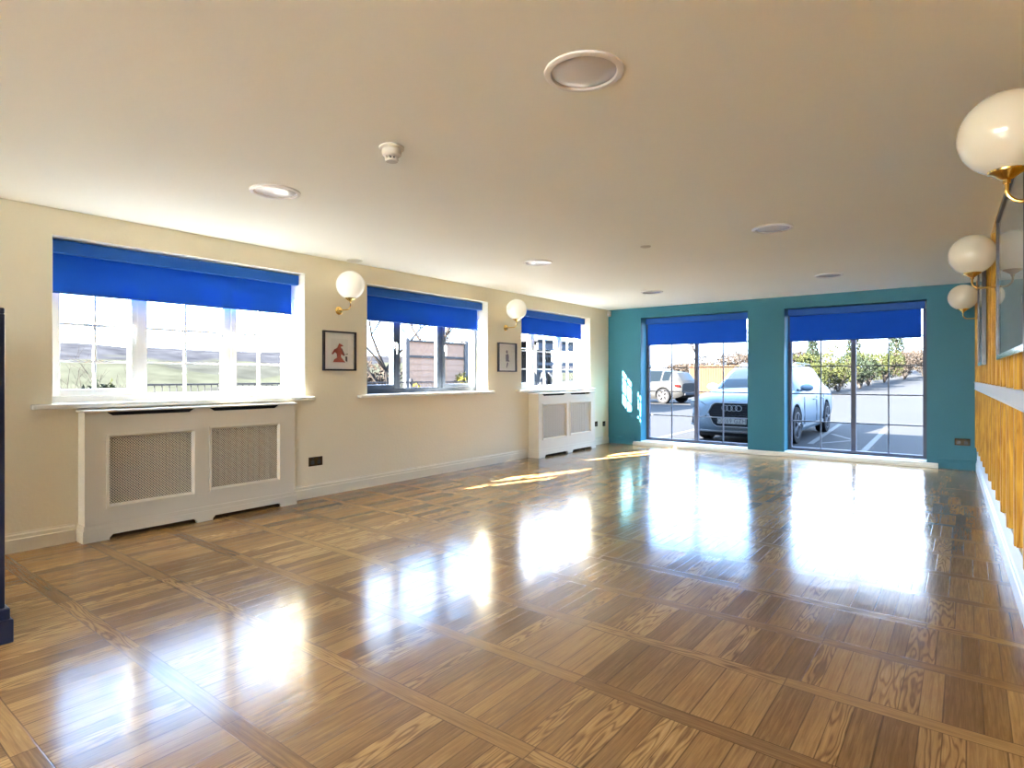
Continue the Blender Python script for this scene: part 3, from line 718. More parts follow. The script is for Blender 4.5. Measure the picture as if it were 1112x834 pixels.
# small ceiling discs
for (x, y, r, lb, nm, ct) in ((-2.244, 4.85, .045, 'tiny white disc on the ceiling between the second row downlights', 'ceiling_rose', 'ceiling disc'),
                          (-4.80, 3.68, .075, 'flat white vent on the ceiling edge above the first globe light', 'ceiling_vent', 'vent')):
    bm = BM(); lathe(bm, [(0, CEIL), (r, CEIL), (r, CEIL-.006), (r*.8, CEIL-.010), (r*.3, CEIL-.012), (0, CEIL-.012)], (x, y, 0), 28)
    o = obj(nm, bm, M['plastic'], smooth=True); tag(o, lb, ct)

# ------------------------------------------------------------------ navy counter end at the left edge
rt = thing('bar_counter', 'navy painted panelled counter end at the left edge of the photo', 'counter', (-3.6, -.3, 0))
cx0, cx1, cy0, cy1 = -3.95, -3.29, -1.9, .683
bm = BM(); box(bm, cx0, cx1, cy0, cy1, .0, 1.42); obj('body', bm, M['navy'], rt, bevel=.004)
bm = BM(); q = .025
box(bm, cx0-q, cx1+q, cy0-q, cy1+q, 0, .10); box(bm, cx0-q*.6, cx1+q*.6, cy0-q*.6, cy1+q*.6, .10, .15); obj('plinth', bm, M['navy'], rt, bevel=.006)
bm = BM(); box(bm, cx0-.002, cx1+.0, cy0-.002, cy1+.0, 1.42, 1.447); obj('worktop', bm, M['navy'], rt, bevel=.006)
bm = BM()
for k in range(4): 
    y0 = cy0+.1+k*.62
    box(bm, cx1, cx1+.010, y0, y0+.5, .25, .27); box(bm, cx1, cx1+.010, y0, y0+.5, 1.28, 1.30); box(bm, cx1, cx1+.010, y0, y0+.02, .27, 1.28); box(bm, cx1, cx1+.010, y0+.48, y0+.5, .27, 1.28)
obj('panel_moulding', bm, M['navy'], rt)

# ================================================================== OUTSIDE
random.seed(7)
GZ = -.12
def carpark_z(x, y):
    t = max(0, y-20); return GZ + (.0007*t*t if t < 55 else .0007*55*55 + .012*(t-55))
def asphalt_mat():
    m = mat('asphalt', (0.0125, 0.0125, 0.0133), .85, noise_amt=.12, noise_scale=.25, bump=.2, bump_scale=60); return m
M['asphalt'] = asphalt_mat()
M['line'] = mat('white_road_paint_and_glint', (0.0369, 0.0369, 0.0369), .7, noise_amt=.15, noise_scale=6)  # road paint, also used for the drawn sun reflections
bm = BM(); nx, ny = 14, 34; grid = {}
for i in range(nx+1):
    for j in range(ny+1):
        x = -34+i*60/nx; y = 9.46+j*(72-9.46)/ny
        grid[i, j] = bm.verts.new((x, y, carpark_z(x, y)))
for i in range(nx):
    for j in range(ny): bm.faces.new((grid[i,j], grid[i+1,j], grid[i+1,j+1], grid[i,j+1]))
cp = obj('car_park', bm, M['asphalt'], smooth='full', kind='structure')
bm = BM()
for (x0, y0, x1, y1) in ((-1.36, 11.0, -1.54, 17.2), (-2.32, 12.2, -2.66, 17.9), (-5.0, 11.0, -5.3, 17.2), (1.3, 11, 1.2, 17.2)):
    d = Vector((x1-x0, y1-y0, 0)).normalized(); s = Vector((-d.y, d.x, 0))*.05
    a, b = Vector((x0, y0, GZ+.004)), Vector((x1, y1, GZ+.004))
    bm.faces.new([bm.verts.new(p) for p in (a-s, a+s, b+s, b-s)])
for (x0, y0, x1, y1) in ((-2.35, 14.6, -1.75, 13.4), (-1.75, 13.4, -2.2, 12.4)):  # sun thrown back by car windows, drawn as a white zigzag
    d = Vector((x1-x0, y1-y0, 0)).normalized(); s = Vector((-d.y, d.x, 0))*.04
    a, b = Vector((x0, y0, GZ+.006)), Vector((x1, y1, GZ+.006))
    bm.faces.new([bm.verts.new(p) for p in (a-s, a+s, b+s, b-s)])
obj('parking_lines_and_glints', bm, M['line'], kind='structure')
bm = BM(); box(bm, .76, 26, -20, 9.45, -.3, GZ); obj('yard', bm, M['asphalt'], kind='structure')
# terrace outside the left windows
M['paving'] = mat('terrace_paving', (0.0432, 0.0418, 0.0396), .8, noise_amt=.15, noise_scale=2)
bm = BM(); box(bm, -9.8, XL-WT-.001, -14, 9.3, -.35, -.10); obj('terrace', bm, M['paving'], kind='structure')

# valley and hills (one terrain)
def terrain_z(x, y):
    e = -10.0 - 24*min(1, max(0, (y-12)/14)); e = e if y < 60 else -34
    d = max(0, e - x)                                                     # metres beyond the edge
    z = -.2 - 24*(1-math.exp(-d/55))
    far = max(0, d-220)
    s = min(1, far/620); s = s*s*(3-2*s)
    ridge = 64 + 5*noise.noise(Vector((y/260, 0, 3.1))) + 5*noise.noise(Vector((y/90, 1, 0)))
    z += s*ridge
    z += min(1, d/60)*2.2*noise.noise(Vector((x/60, y/60, 0)))
    return z
def hills_mat():
    m = bpy.data.materials.new('hill_fields'); m.use_nodes = True; n = m.node_tree; b = n.nodes['Principled BSDF']; b.inputs['Roughness'].default_value = 1; b.inputs['Specular IOR Level'].default_value = 0
    N = n.nodes.new; K = n.links.new
    t = N('ShaderNodeTexCoord')
    v = N('ShaderNodeTexVoronoi'); v.inputs['Scale'].default_value = .011; v.inputs['Randomness'].default_value = .9; K(t.outputs['Object'], v.inputs['Vector'])
    s_ = N('ShaderNodeSeparateColor'); K(v.outputs['Color'], s_.inputs[0])
    r_ = N('ShaderNodeValToRGB'); e = r_.color_ramp; e.interpolation = 'CONSTANT'  # distance haze is mixed into the pale field and woodland colours
    e.elements[0].position = 0; e.elements[0].color = (0.0122, 0.0122, 0.0101, 1)
    e.elements[1].position = .85; e.elements[1].color = (0.0216, 0.0223, 0.0158, 1)
    for p, c in ((.22, (0.0173, 0.0176, 0.0130)), (.42, (0.0144, 0.0144, 0.0122)), (.60, (0.0187, 0.0191, 0.0137))):
        q = e.elements.new(p); q.color = (*c, 1)
    K(s_.outputs[0], r_.inputs[0])
    # woodland on the upper slopes
    sp = N('ShaderNodeSeparateXYZ'); K(t.outputs['Object'], sp.inputs[0])
    nz_ = N('ShaderNodeTexNoise'); nz_.inputs['Scale'].default_value = .01; nz_.inputs['Detail'].default_value = 6; K(t.outputs['Object'], nz_.inputs['Vector'])
    a = N('ShaderNodeMath'); a.operation = 'MULTIPLY_ADD'; a.inputs[1].default_value = 38; K(nz_.outputs['Fac'], a.inputs[0]); K(sp.outputs['Z'], a.inputs[2])
    mr = N('ShaderNodeMapRange'); mr.inputs['From Min'].default_value = 33; mr.inputs['From Max'].default_value = 36; K(a.outputs[0], mr.inputs['Value'])
    fn_ = N('ShaderNodeTexNoise'); fn_.inputs['Scale'].default_value = .06; fn_.inputs['Detail'].default_value = 8; K(t.outputs['Object'], fn_.inputs['Vector'])
    w_ = N('ShaderNodeValToRGB'); w_.color_ramp.elements[0].position = .35; w_.color_ramp.elements[0].color = (0.0101, 0.0101, 0.0119, 1); w_.color_ramp.elements[1].position = .7; w_.color_ramp.elements[1].color = (0.0158, 0.0158, 0.0173, 1); K(fn_.outputs['Fac'], w_.inputs[0])
    x = N('ShaderNodeMix'); x.data_type = 'RGBA'; K(mr.outputs[0], x.inputs[0]); K(r_.outputs[0], x.inputs[6]); K(w_.outputs[0], x.inputs[7])
    # scrub speckle
    f2 = N('ShaderNodeTexNoise'); f2.inputs['Scale'].default_value = .045; f2.inputs['Detail'].default_value = 6; K(t.outputs['Object'], f2.inputs['Vector'])
    m2 = N('ShaderNodeMapRange'); m2.inputs['To Min'].default_value = .35; m2.inputs['To Max'].default_value = 1.6; K(f2.outputs['Fac'], m2.inputs['Value'])
    sc_ = N('ShaderNodeVectorMath'); sc_.operation = 'SCALE'; K(x.outputs[2], sc_.inputs[0]); K(m2.outputs[0], sc_.inputs['Scale']); K(sc_.outputs[0], b.inputs['Base Color'])
    return m
M['hills'] = hills_mat()
bm = BM(); xs_ = []; d = 9.9
while d < 1400: xs_.append(-d); d += max(1.5, d*.045)
ys_ = [-900+i*25 for i in range(34)] + [-50+i*5 for i in range(30)] + [100+i*30 for i in range(44)]
g = [[bm.verts.new((x, y, terrain_z(x, y))) for y in ys_] for x in xs_]
for i in range(len(xs_)-1):
    for j in range(len(ys_)-1): bm.faces.new((g[i][j], g[i+1][j], g[i+1][j+1], g[i][j+1]))
obj('hills', bm, M['hills'], smooth='full', kind='structure')
# rising field beyond the car park
M['field'] = mat('rough_field', (0.0046, 0.0048, 0.0029), 1, noise_amt=.3, noise_scale=.15, spec=0)
bm = BM(); xs2 = [-34+i*12 for i in range(20)]; ys2 = [y for y in (70, 72, 76, 82, 90, 100, 120, 150, 190, 240)]
g = [[bm.verts.new((x, y, carpark_z(x, y)-.03+(.8*noise.noise(Vector((x/30, y/30, 0))) if y > 76 else 0))) for y in ys2] for x in xs2]
for i in range(len(xs2)-1):
    for j in range(len(ys2)-1): bm.faces.new((g[i][j], g[i+1][j], g[i+1][j+1], g[i][j+1]))
obj('far_field', bm, M['field'], smooth='full', kind='structure')
bm = BM(); xs2 = [-60+i*4 for i in range(8)]; ys2 = [20+i*6 for i in range(26)]
g = [[bm.verts.new((x, y, (terrain_z(x, y) if i < 6 else carpark_z(x, y)-.04)+.0)) for y in ys2] for i, x in enumerate(xs2)]
for i in range(len(xs2)-1):
    for j in range(len(ys2)-1): bm.faces.new((g[i][j], g[i+1][j], g[i+1][j+1], g[i][j+1]))
obj('grass_bank', bm, M['field'], smooth='full', kind='structure')

# ------------------------------------------------------------------ railing
rt = thing('garden_railing', 'thin dark metal railing outside the left windows', 'railing', (-9, 8, -.1))
bm = BM(); box(bm, -9.02, -8.98, 3.36, 13.2, 1.02, 1.045); obj('top_rail', bm, M['iron'], rt)
bm = BM(); box(bm, -9.015, -8.985, 3.36, 13.2, .05, .07); obj('bottom_rail', bm, M['iron'], rt)
for k in range(100):
    y = 3.39+k*.098
    bm = BM(); tube(bm, [(-9, y, .06), (-9, y, 1.025)], .0065, 6); obj('baluster', bm, M['iron'], rt)
for y in (3.34, 8.3, 13.2):
    bm = BM(); box(bm, -9.025, -8.975, y-.025, y+.025, -.10, 1.10); obj('post', bm, M['iron'], rt)

# ------------------------------------------------------------------ panel fence beyond the grey window
fz0 = -.3
rt = thing('fence_panel', 'brownish timber fence panel with pale posts outside the grey window', 'fence', (-11, 11, fz0))
y0, y1, zt = 9.98, 12.1, 2.06
for (a, b) in ((y0+.05, y1-.02),):
    bm = BM(); n_ = 12; zb = fz0; z1 = 1.62
    for k in range(n_):
        z = zb+(z1-zb)*k/n_; h = (z1-zb)/n_
        prism(bm, [(-11.0, z), (-10.975, z), (-10.985, z+h+.01), (-11.0, z+h+.01)], lambda p, q, d: (p, d, q), a, b)
    obj('boards', bm, M['fence'], rt)
    bm = BM(); box(bm, -11.0, -10.98, a, b, 1.68, zt-.04); obj('top_board', bm, M['fence'], rt)
    bm = BM(); box(bm, -11.01, -10.955, a, b, 1.62, 1.68); box(bm, -11.02, -10.95, a, b, zt-.04, zt); obj('rail', bm, M['shelterwall'], rt)
for y in (y0, y1+.04):
    bm = BM(); box(bm, -11.05, -10.93, y-.06, y+.06, fz0, zt+.03); obj('post', bm, M['fencepost'], rt, bevel=.01)
rt = thing('fence_panel', 'paler timber fence panel running off beyond the grey window right side', 'fence', (-11.4, 13, fz0))
bm = BM()
for k in range(14): box(bm, -11.3, -11.28, 12.3+k*.14, 12.42+k*.14, fz0, 2.15)
obj('boards', bm, M['shelterwall'], rt)
bm = BM(); box(bm, -11.35, -11.3, 12.3, 14.25, 1.7, 1.78); obj('rail', bm, M['fencepost'], rt)

# ------------------------------------------------------------------ dark timber shelter beyond the third window
rt = thing('timber_shelter', 'dark open timber shelter seen through the window beside the teal corner', 'shelter', (-12.5, 18, -.3))
for (x, y) in ((-10.6, 15.0), (-10.6, 19.6), (-13.2, 15.0), (-13.2, 19.6)):
    bm = BM(); box(bm, x-.06, x+.06, y-.06, y+.06, -.3, 2.12); obj('post', bm, M['shelterwall'], rt)
bm = BM(); box(bm, -13.5, -10.4, 14.8, 19.9, 2.24, 2.30); obj('roof', bm, M['shelterwall'], rt)
bm = BM(); box(bm, -10.52, -10.45, 14.9, 18.0, 1.98, 2.22); obj('fascia', bm, M['shelter'], rt)
for z in (1.78, 1.50, 1.28):
    bm = BM(); box(bm, -10.60, -10.55, 15.0, 17.6, z, z+(.035 if z > 1.6 else .09)); obj('rail', bm, M['shelter'], rt)
for s in (0, 1):
    bm = BM(); tube(bm, [(-10.9, 15.5+s*1.1, .5), (-11.2, 16.3+s*1.1, 1.42)], .05, 6); obj('brace', bm, M['shelter'], rt)
    bm = BM(); tube(bm, [(-10.9, 16.3+s*1.1, .5), (-11.2, 15.5+s*1.1, 1.30)], .05, 6); obj('brace', bm, M['shelter'], rt)
bm = BM(); box(bm, -10.60, -10.5, 18.05, 18.75, -.3, 2.2); obj('dark_panel', bm, M['iron'], rt)
bm = BM(); box(bm, -10.62, -10.52, 18.8, 19.9, -.3, 2.2); obj('side_panel', bm, M['fencepost'], rt)
bm = BM(); box(bm, -13.3, -13.2, 15.0, 19.7, -.3, 2.2); obj('back_wall', bm, M['shelterwall'], rt)

# ------------------------------------------------------------------ trees and shrubs
def bare_tree(bm, base, h, seed, spread=.55, r0=None, lean=(0, 0), depth=5):
    rnd = random.Random(seed); r0 = r0 or h*.013
    def grow(p, d, ln, r, lv):
        pts = [p]; q = p.copy(); dd = d.copy(); n_ = 3
        for k in range(n_):
            dd = (dd + Vector((rnd.uniform(-1, 1), rnd.uniform(-1, 1), rnd.uniform(-.3, .6)))*.16).normalized()
            q = q + dd*ln/n_; pts.append(q.copy())
        tube(bm, pts, [r, r*.85, r*.7, r*.5], 5 if lv < 2 else 3, cap=False)
        if lv >= depth: return
        for c in range(3 if lv > 0 else 5):
            t = pts[rnd.choice((1, 2, 3) if lv else (2, 3, 3))]
            a = rnd.uniform(0, 6.28); s = Vector((math.cos(a), math.sin(a), 0))
            nd = (dd*(1-spread) + s*spread + Vector((0, 0, .15))).normalized()
            grow(t.copy(), nd, ln*rnd.uniform(.6, .82), r*.52, lv+1)
    grow(Vector(base), Vector((lean[0], lean[1], 1)).normalized(), h*.34, r0, 0)
def leaf_blob(bm, c, rad, n_, leaf, seed, shape='round'):
    rnd = random.Random(seed); c = Vector(c); rad = Vector(rad)
    lobes = [(Vector((rnd.uniform(-.55, .55), rnd.uniform(-.55, .55), rnd.uniform(-.5, .55))), rnd.uniform(.35, .55)) for _ in range(9)]
    for k in range(n_):
        if shape == 'cone':
            t = rnd.random()**1.4; a = rnd.uniform(0, 6.28); tier = 1-.35*((t*7) % 1)
            rr = (1-t)*tier*rnd.uniform(.5, 1); p = Vector((rr*math.cos(a), rr*math.sin(a), -1+2*t - .12*rr))
        else:
            lc, lr = rnd.choice(lobes); u = Vector((rnd.gauss(0, 1), rnd.gauss(0, 1), rnd.gauss(0, 1))).normalized()
            p = lc + u*lr*rnd.uniform(.75, 1.05)
        p = Vector((p.x*rad.x, p.y*rad.y, p.z*rad.z)) + c
        q = Euler((rnd.uniform(0, 6.28), rnd.uniform(0, 6.28), rnd.uniform(0, 6.28))).to_matrix(); s = leaf*rnd.uniform(.6, 1.3)
        bm.faces.new([bm.verts.new(p + q @ Vector(v)*s) for v in ((-1, -.35, 0), (0, -.5, .2), (1, 0, 0), (0, .5, .2))])
def leafmat(name, col, v=.35):
    return mat(name, col, .7, noise_amt=v, noise_scale=1.2, spec=.2)
M['olive'] = leafmat('olive_leaves', (0.0118, 0.0135, 0.0048)); M['dkgreen'] = leafmat('dark_leaves', (0.0064, 0.0090, 0.0057)); M['twig'] = leafmat('twig_haze', (0.0144, 0.0113, 0.0094))
M['yellow'] = leafmat('yellow_shrub', (0.0425, 0.0360, 0.0060)); M['bluegreen'] = leafmat('cedar_needles', (0.0096, 0.0150, 0.0156))
M['palebark'] = mat('pale_bark', (0.0131, 0.0112, 0.0103), .9, noise_amt=.3, noise_scale=12)
def tree(label, base, h, seed, group=None, name='bare_tree', **kw):
    rt = thing(name, label, 'tree', base, group)
    bm = BM(); bare_tree(bm, base, h, seed, **kw); obj('branches', bm, M['palebark'], rt, smooth='full'); return rt
def shrub(label, base, rad, n_, leaf, m, seed, group=None, name='shrub', shape='round', cat='shrub'):
    rt = thing(name, label, cat, base, group)
    bm = BM(); leaf_blob(bm, (base[0], base[1], base[2]+rad[2]), rad, n_, leaf, seed, shape); obj('foliage', bm, m, rt)
    bm = BM(); rnd = random.Random(seed)
    if shape == 'cone': tube(bm, [base, (base[0], base[1], base[2]+rad[2]*1.9)], [rad[2]*.06, .01], 6)
    else:
        for k in range(6):
            a = rnd.uniform(0, 6.28)
            tube(bm, [base, (base[0]+.3*rad[0]*math.cos(a), base[1]+.3*rad[1]*math.sin(a), base[2]+rad[2]*.7), (base[0]+.6*rad[0]*math.cos(a), base[1]+.6*rad[1]*math.sin(a), base[2]+rad[2]*1.4)], [rad[2]*.05, rad[2]*.035, .01], 5)
    obj('stems', bm, M['bark'], rt); return rt
# beyond the grey window
tree('tall bare tree rising left behind the fence panel', (-19, 16.2, -1.8), 9.5, 11, spread=.5)
tree('tall bare tree rising behind the middle of the fence panel', (-25, 23.8, -2.4), 13, 5, spread=.45)
tree('bare tree rising behind the right end of the fence panel', (-19.5, 21.2, -1.4), 5.6, 23, spread=.5)
for k, (x, y, r, z) in enumerate([(-30, 24.4, 2.3, -2.4)]):
    shrub(['twiggy brown thicket beyond the left light of the grey window', 'twiggy brown thicket partly behind the fence panel', 'low brown scrub just left of the fence'][k],
          (x, y, z), (r*1.4, r*1.6, r), 6000, .15, M['twig'], 40+k, name='thicket', cat='thicket')
shrub('yellow green shrub in front of the fence right part', (-10.4, 11.6, -.2), (.35, .45, .75), 900, .05, M['yellow'], 3)
shrub('yellow green shrub at the left foot of the fence', (-10.5, 9.95, -.2), (.25, .3, .62), 500, .05, M['yellow'], 4)
# beyond the nearest window
tx = Vector((-24, 10.2, 0))
rt = tree('small ivy clad bare tree in the left light of the nearest window', (-25, 8.1, -2.6), 5.6, 9, spread=.5, depth=4, name='ivy_tree')
bm = BM(); leaf_blob(bm, (-25, 8.0, -.75), (.45, .45, 2.2), 1800, .09, 77); obj('ivy', bm, M['olive'], rt)
shrub('dark round bush low at the left of the nearest window', (-34, 9.0, -7.8), (.8, .45, 4.35), 1500, .16, M['dkgreen'], 21)
shrub('dark bush beside the ivy clad tree, seen through the nearest window', (-34, 10.3, -7.8), (.9, .7, 4.45), 1800, .16, M['dkgreen'], 22)
# beyond the teal wall windows
# spots given as (x, y, radius, height, material)
k = 0
for (x, y, r, hz, m, lb) in [(-7.6, 37.5, 1.4, 2.4, 'olive', 'olive hedge shrub just right of the parked silver car'), (-6.3, 41.4, 1.5, 2.6, 'olive', 'large olive shrub left of the right window mullion'),
                         (-5.6, 45.4, 1.5, 2.6, 'dkgreen', 'dark green shrub behind the right window mullion'), (-5.6, 49.4, 1.5, 2.5, 'olive', 'olive shrub right of the right window mullion'),
                         (-5.0, 53.6, 1.5, 2.3, 'olive', 'olive shrub in the middle of the right window pane'), (-4.0, 58, 1.5, 2.2, 'twig', 'brown twiggy shrub at the car park edge'),
                         (-3.0, 63, 1.6, 2.3, 'twig', 'brown twiggy shrub at the far right of the window'), (-1.2, 68, 1.6, 2.4, 'olive', 'greenish shrub at the right end of the hedge')]:
    shrub(lb, (x, y, carpark_z(x, y)), (r*1.05, r*1.1, hz*.55), 2600, .085, M[m], 100+k, 'shrubs along the car park edge'); k += 1
for (x, y, r, hz, lb) in [(-14.4, 62, 1.3, 5.8, 'dark conifer behind the parked silver car roof'), (-11.2, 60, 1.2, 5.6, 'second dark conifer right of the silver car roof'),
                         (-8.7, 66, 1.4, 6.6, 'dark conifer above the olive shrubs'), (-5.2, 66, 1.5, 6.0, 'tall dark conifer right of the mullion'),
                         (-1.8, 72, 1.3, 4.8, 'dark conifer at the right end of the hedge')]:
    shrub(lb, (x, y, carpark_z(x, y)-.1), (r, r, hz/2), 2600, .12, M['dkgreen'], 200+k, 'conifers beyond the car park', name='conifer_tree', shape='cone', cat='tree'); k += 1
for (x, y, h, lb) in [(-10.5, 64, 6, 'bare tree between the conifers beyond the car park'), (-6.8, 60, 5.6, 'bare tree above the olive shrubs, left of the mullion'), (-3.4, 70, 6.2, 'bare tree in the right part of the right window'),
                  (-17, 58, 7.5, 'bare tree above the fence in the left tall window'), (-20, 55, 7, 'bare tree above the white car roof'),
                  (-23, 62, 8, 'bare tree at the left of the left tall window'), (-15.2, 66, 7.5, 'bare tree right above the silver car')]:
    tree(lb, (x, y, carpark_z(x, y)-.1), h, 300+k, 'bare trees beyond the car park', spread=.5); k += 1
for (x, y, r, hz, lb) in [(-22, 64, 5, 2.2, 'low brown hedge behind the white car'), (-15, 70, 5, 2.2, 'low brown hedge behind the brown fence')]:
    shrub(lb, (x, y, carpark_z(x, y)), (r*1.3, r*.5, hz*.55), 5000, .13, M['twig'], 400+k, name='hedge', cat='hedge'); k += 1
rt = shrub('blue green cedar at the left of the left tall window', (-22.5, 47, .2), (2.0, 2.0, 3.4), 3000, .12, M['bluegreen'], 55, name='cedar_tree', shape='cone', cat='tree')
# board fence behind the cars
rt = thing('board_fence', 'reddish brown vertical board fence between the two parked cars', 'fence', (-12, 36, .0))
bm = BM()
for k in range(26):
    x = -13.7+k*.15; z0 = carpark_z(x, 36); box(bm, x, x+.135, 36, 36.03, z0, z0+1.75+.02*(k % 2))
M['fencered'] = mat('red_brown_fence', (0.0216, 0.0115, 0.0072), .8, noise_amt=.25, noise_scale=4)
obj('boards', bm, M['fencered'], rt)
bm = BM()
for x in (-13.7, -11.8, -9.85): box(bm, x-.05, x+.05, 36.03, 36.12, carpark_z(x, 36), carpark_z(x, 36)+1.9)
obj('posts', bm, M['bark'], rt)

for k_ in ('asphalt', 'line', 'paving', 'field', 'fence', 'fencepost', 'fencered', 'shelter', 'shelterwall', 'bark', 'palebark', 'iron', 'olive', 'dkgreen', 'twig', 'yellow', 'bluegreen', 'tail', 'cartrim', 'alloy', 'lens', 'plate'):
    M[k_].node_tree.nodes['Principled BSDF'].inputs['Specular IOR Level'].default_value = .02    # specular lowered so outdoor materials mirror less sky
# ------------------------------------------------------------------ cars
def build_car(name, label, paint, glassm, st, belt_glass, W, wheels, wr_, loc, rz, is_front):
    """st: list of stations (y, [(halfwidth,z) x8]); y=0 at the front bumper, growing to the rear"""
    rt = thing(name, label, 'car', (0, 0, 0))
    ns = len(st); nl = len(st[0][1])
    def P(i, j, s): return Vector((s*st[i][1][j][0], st[i][0], st[i][1][j][1]))
    bm = BM(); gb = BM(); V = {}
    def vt(b_, tagk, i, j, s):
        k = (tagk, i, j, s if st[i][1][j][0] > 1e-4 else 0)
        if k not in V: V[k] = b_.verts.new(P(i, j, s))
        return V[k]
    glass_cells = {'windscreen': [], 'rear_window': [], 'side_window': []}
    for i in range(ns-1):
        for j in range(nl-1):
            for s in (1, -1):
                kind = belt_glass.get((i, j))
                if kind: glass_cells[kind].append((i, j, s)); continue
                f = [vt(bm, 'b', i, j, s), vt(bm, 'b', i+1, j, s), vt(bm, 'b', i+1, j+1, s), vt(bm, 'b', i, j+1, s)]
                f = list(dict.fromkeys(f))
                if len(f) > 2: bm.faces.new(f)
    for i in (0, ns-1):
        ring = [vt(bm, 'b', i, j, 1) for j in range(nl)] + [vt(bm, 'b', i, j, -1) for j in range(nl-1, -1, -1)]
        ring = list(dict.fromkeys(ring)); bm.faces.new(ring)
    body = obj('body', bm, paint, rt, smooth=True)
    # wheel arches
    cut = BM()
    for y in wheels:
        for s in (1, -1):
            lathe(cut, [(0, -.16), (wr_+.055, -.16), (wr_+.055, .2), (0, .2)], (s*(W-.06), y, wr_), 28, M=Matrix.Rotation(R(90)*s, 3, 'Y'))
    co = obj('cut', cut, M['rubber']); bo = body.modifiers.new('c', 'BOOLEAN'); bo.operation = 'DIFFERENCE'; bo.solver = 'EXACT'; bo.object = co
    bpy.context.view_layer.update()
    dg = bpy.context.evaluated_depsgraph_get(); me = bpy.data.meshes.new_from_object(body.evaluated_get(dg)); body.modifiers.clear(); body.data = me
    me.materials.clear(); me.materials.append(paint); bpy.data.objects.remove(co)
    # dark inner wells
    for kind, cells in glass_cells.items():
        groups = {0: cells} if kind != 'side_window' else {1: [c for c in cells if c[2] > 0], -1: [c for c in cells if c[2] < 0]}
        for s_, cl in groups.items():
            if not cl: continue
            b_ = BM(); VV = {}
            for (i, j, s) in cl:
                f = []
                for (a, c) in ((i, j), (i+1, j), (i+1, j+1), (i, j+1)):
                    k = (a, c, s if st[a][1][c][0] > 1e-4 else 0)
                    if k not in VV: VV[k] = b_.verts.new(P(a, c, s))
                    f.append(VV[k])
                f = list(dict.fromkeys(f))
                if len(f) > 2: b_.faces.new(f)
            obj(kind, b_, glassm, rt, smooth=True)
    for y in wheels:
        for s in (1, -1):
            Mx = Matrix.Rotation(R(90)*s, 3, 'Y'); c = (s*(W-.10), y, wr_)
            b_ = BM(); lathe(b_, [(.0, -.10), (wr_*.70, -.10), (wr_*.96, -.10), (wr_, -.06), (wr_, .07), (wr_*.96, .105), (wr_*.72, .105), (wr_*.70, .06), (0, .06)], c, 32, M=Mx)
            wh = obj('wheel', b_, M['rubber'], rt, smooth=True)
            b_ = BM(); lathe(b_, [(wr_*.72, .108), (wr_*.66, .112), (wr_*.63, .075), (wr_*.70, .065)], c, 32, M=Mx)
            for k in range(5):
                for dlt in (-.09, .09):
                    a = 2*math.pi*k/5+.3; a2 = a+dlt*1.6
                    p0 = Mx @ Vector((.04*math.cos(a), .04*math.sin(a), .10)); p1 = Mx @ Vector((wr_*.67*math.cos(a2), wr_*.67*math.sin(a2), .095))
                    tube(b_, [p0+Vector(c), p1+Vector(c)], [.022, .018], 5)
            lathe(b_, [(0, .115), (.05, .112), (.055, .09), (0, .09)], c, 16, M=Mx)
            obj('rim', b_, M['alloy'], wh, smooth=True)
    return rt, P
def st(y, wb, zb, w_, zs, zsh, wb5, z5, w6, z6, z7):
    # levels: bottom centre, bottom edge, sill, mid, shoulder, belt/hood edge, roof edge/hood mid, centre
    return (y, [(0, zb), (wb, zb), (w_-.02, zb+.14), (w_, zs), (w_-.015, zsh), (wb5, z5), (w6, z6), (0, z7)])
# --- big silver SUV nose-on
S = [st(.00, .45, .28, .60, .46, .66, .52, .76, .34, .85, .87),
     st(.06, .60, .22, .74, .46, .72, .66, .84, .40, .91, .93),
     st(.22, .72, .20, .84, .48, .78, .74, .91, .44, .98, 1.01),
     st(.55, .78, .20, .895, .52, .85, .78, .98, .46, 1.04, 1.06),
     st(1.00, .80, .20, .90, .55, .90, .80, 1.02, .48, 1.08, 1.10),
     st(1.30, .80, .20, .90, .55, .91, .80, 1.05, .67, 1.10, 1.13),
     st(1.75, .80, .20, .90, .55, .92, .81, 1.07, .61, 1.40, 1.44),
     st(2.15, .80, .20, .90, .55, .92, .82, 1.08, .56, 1.58, 1.63),
     st(2.75, .80, .20, .90, .55, .92, .82, 1.08, .56, 1.63, 1.68),
     st(2.85, .80, .20, .90, .55, .92, .82, 1.08, .56, 1.63, 1.68),
     st(3.60, .80, .20, .90, .56, .92, .82, 1.09, .56, 1.62, 1.66),
     st(3.70, .80, .20, .90, .56, .92, .82, 1.09, .56, 1.61, 1.65),
     st(4.30, .80, .22, .895, .58, .93, .80, 1.11, .54, 1.56, 1.60),
     st(4.80, .76, .30, .87, .60, .92, .76, 1.10, .60, 1.16, 1.18),
     st(4.98, .66, .40, .80, .60, .88, .70, .98, .56, 1.04, 1.05)]
gl = {(5, 6): 'windscreen', (6, 6): 'windscreen', (12, 6): 'rear_window', (5, 5): 'side_window', (6, 5): 'side_window', (7, 5): 'side_window', (9, 5): 'side_window', (11, 5): 'side_window'}
car, P = build_car('suv_car', 'silver blue parked suv with a wide dark grille, facing the teal wall windows', M['carsilver'], M['carglassclear'], S, gl, .90, (.98, 3.98), .375, None, 0, True)
def add(name, b_, m, par=car, **k): return obj(name, b_, m, par, **k)
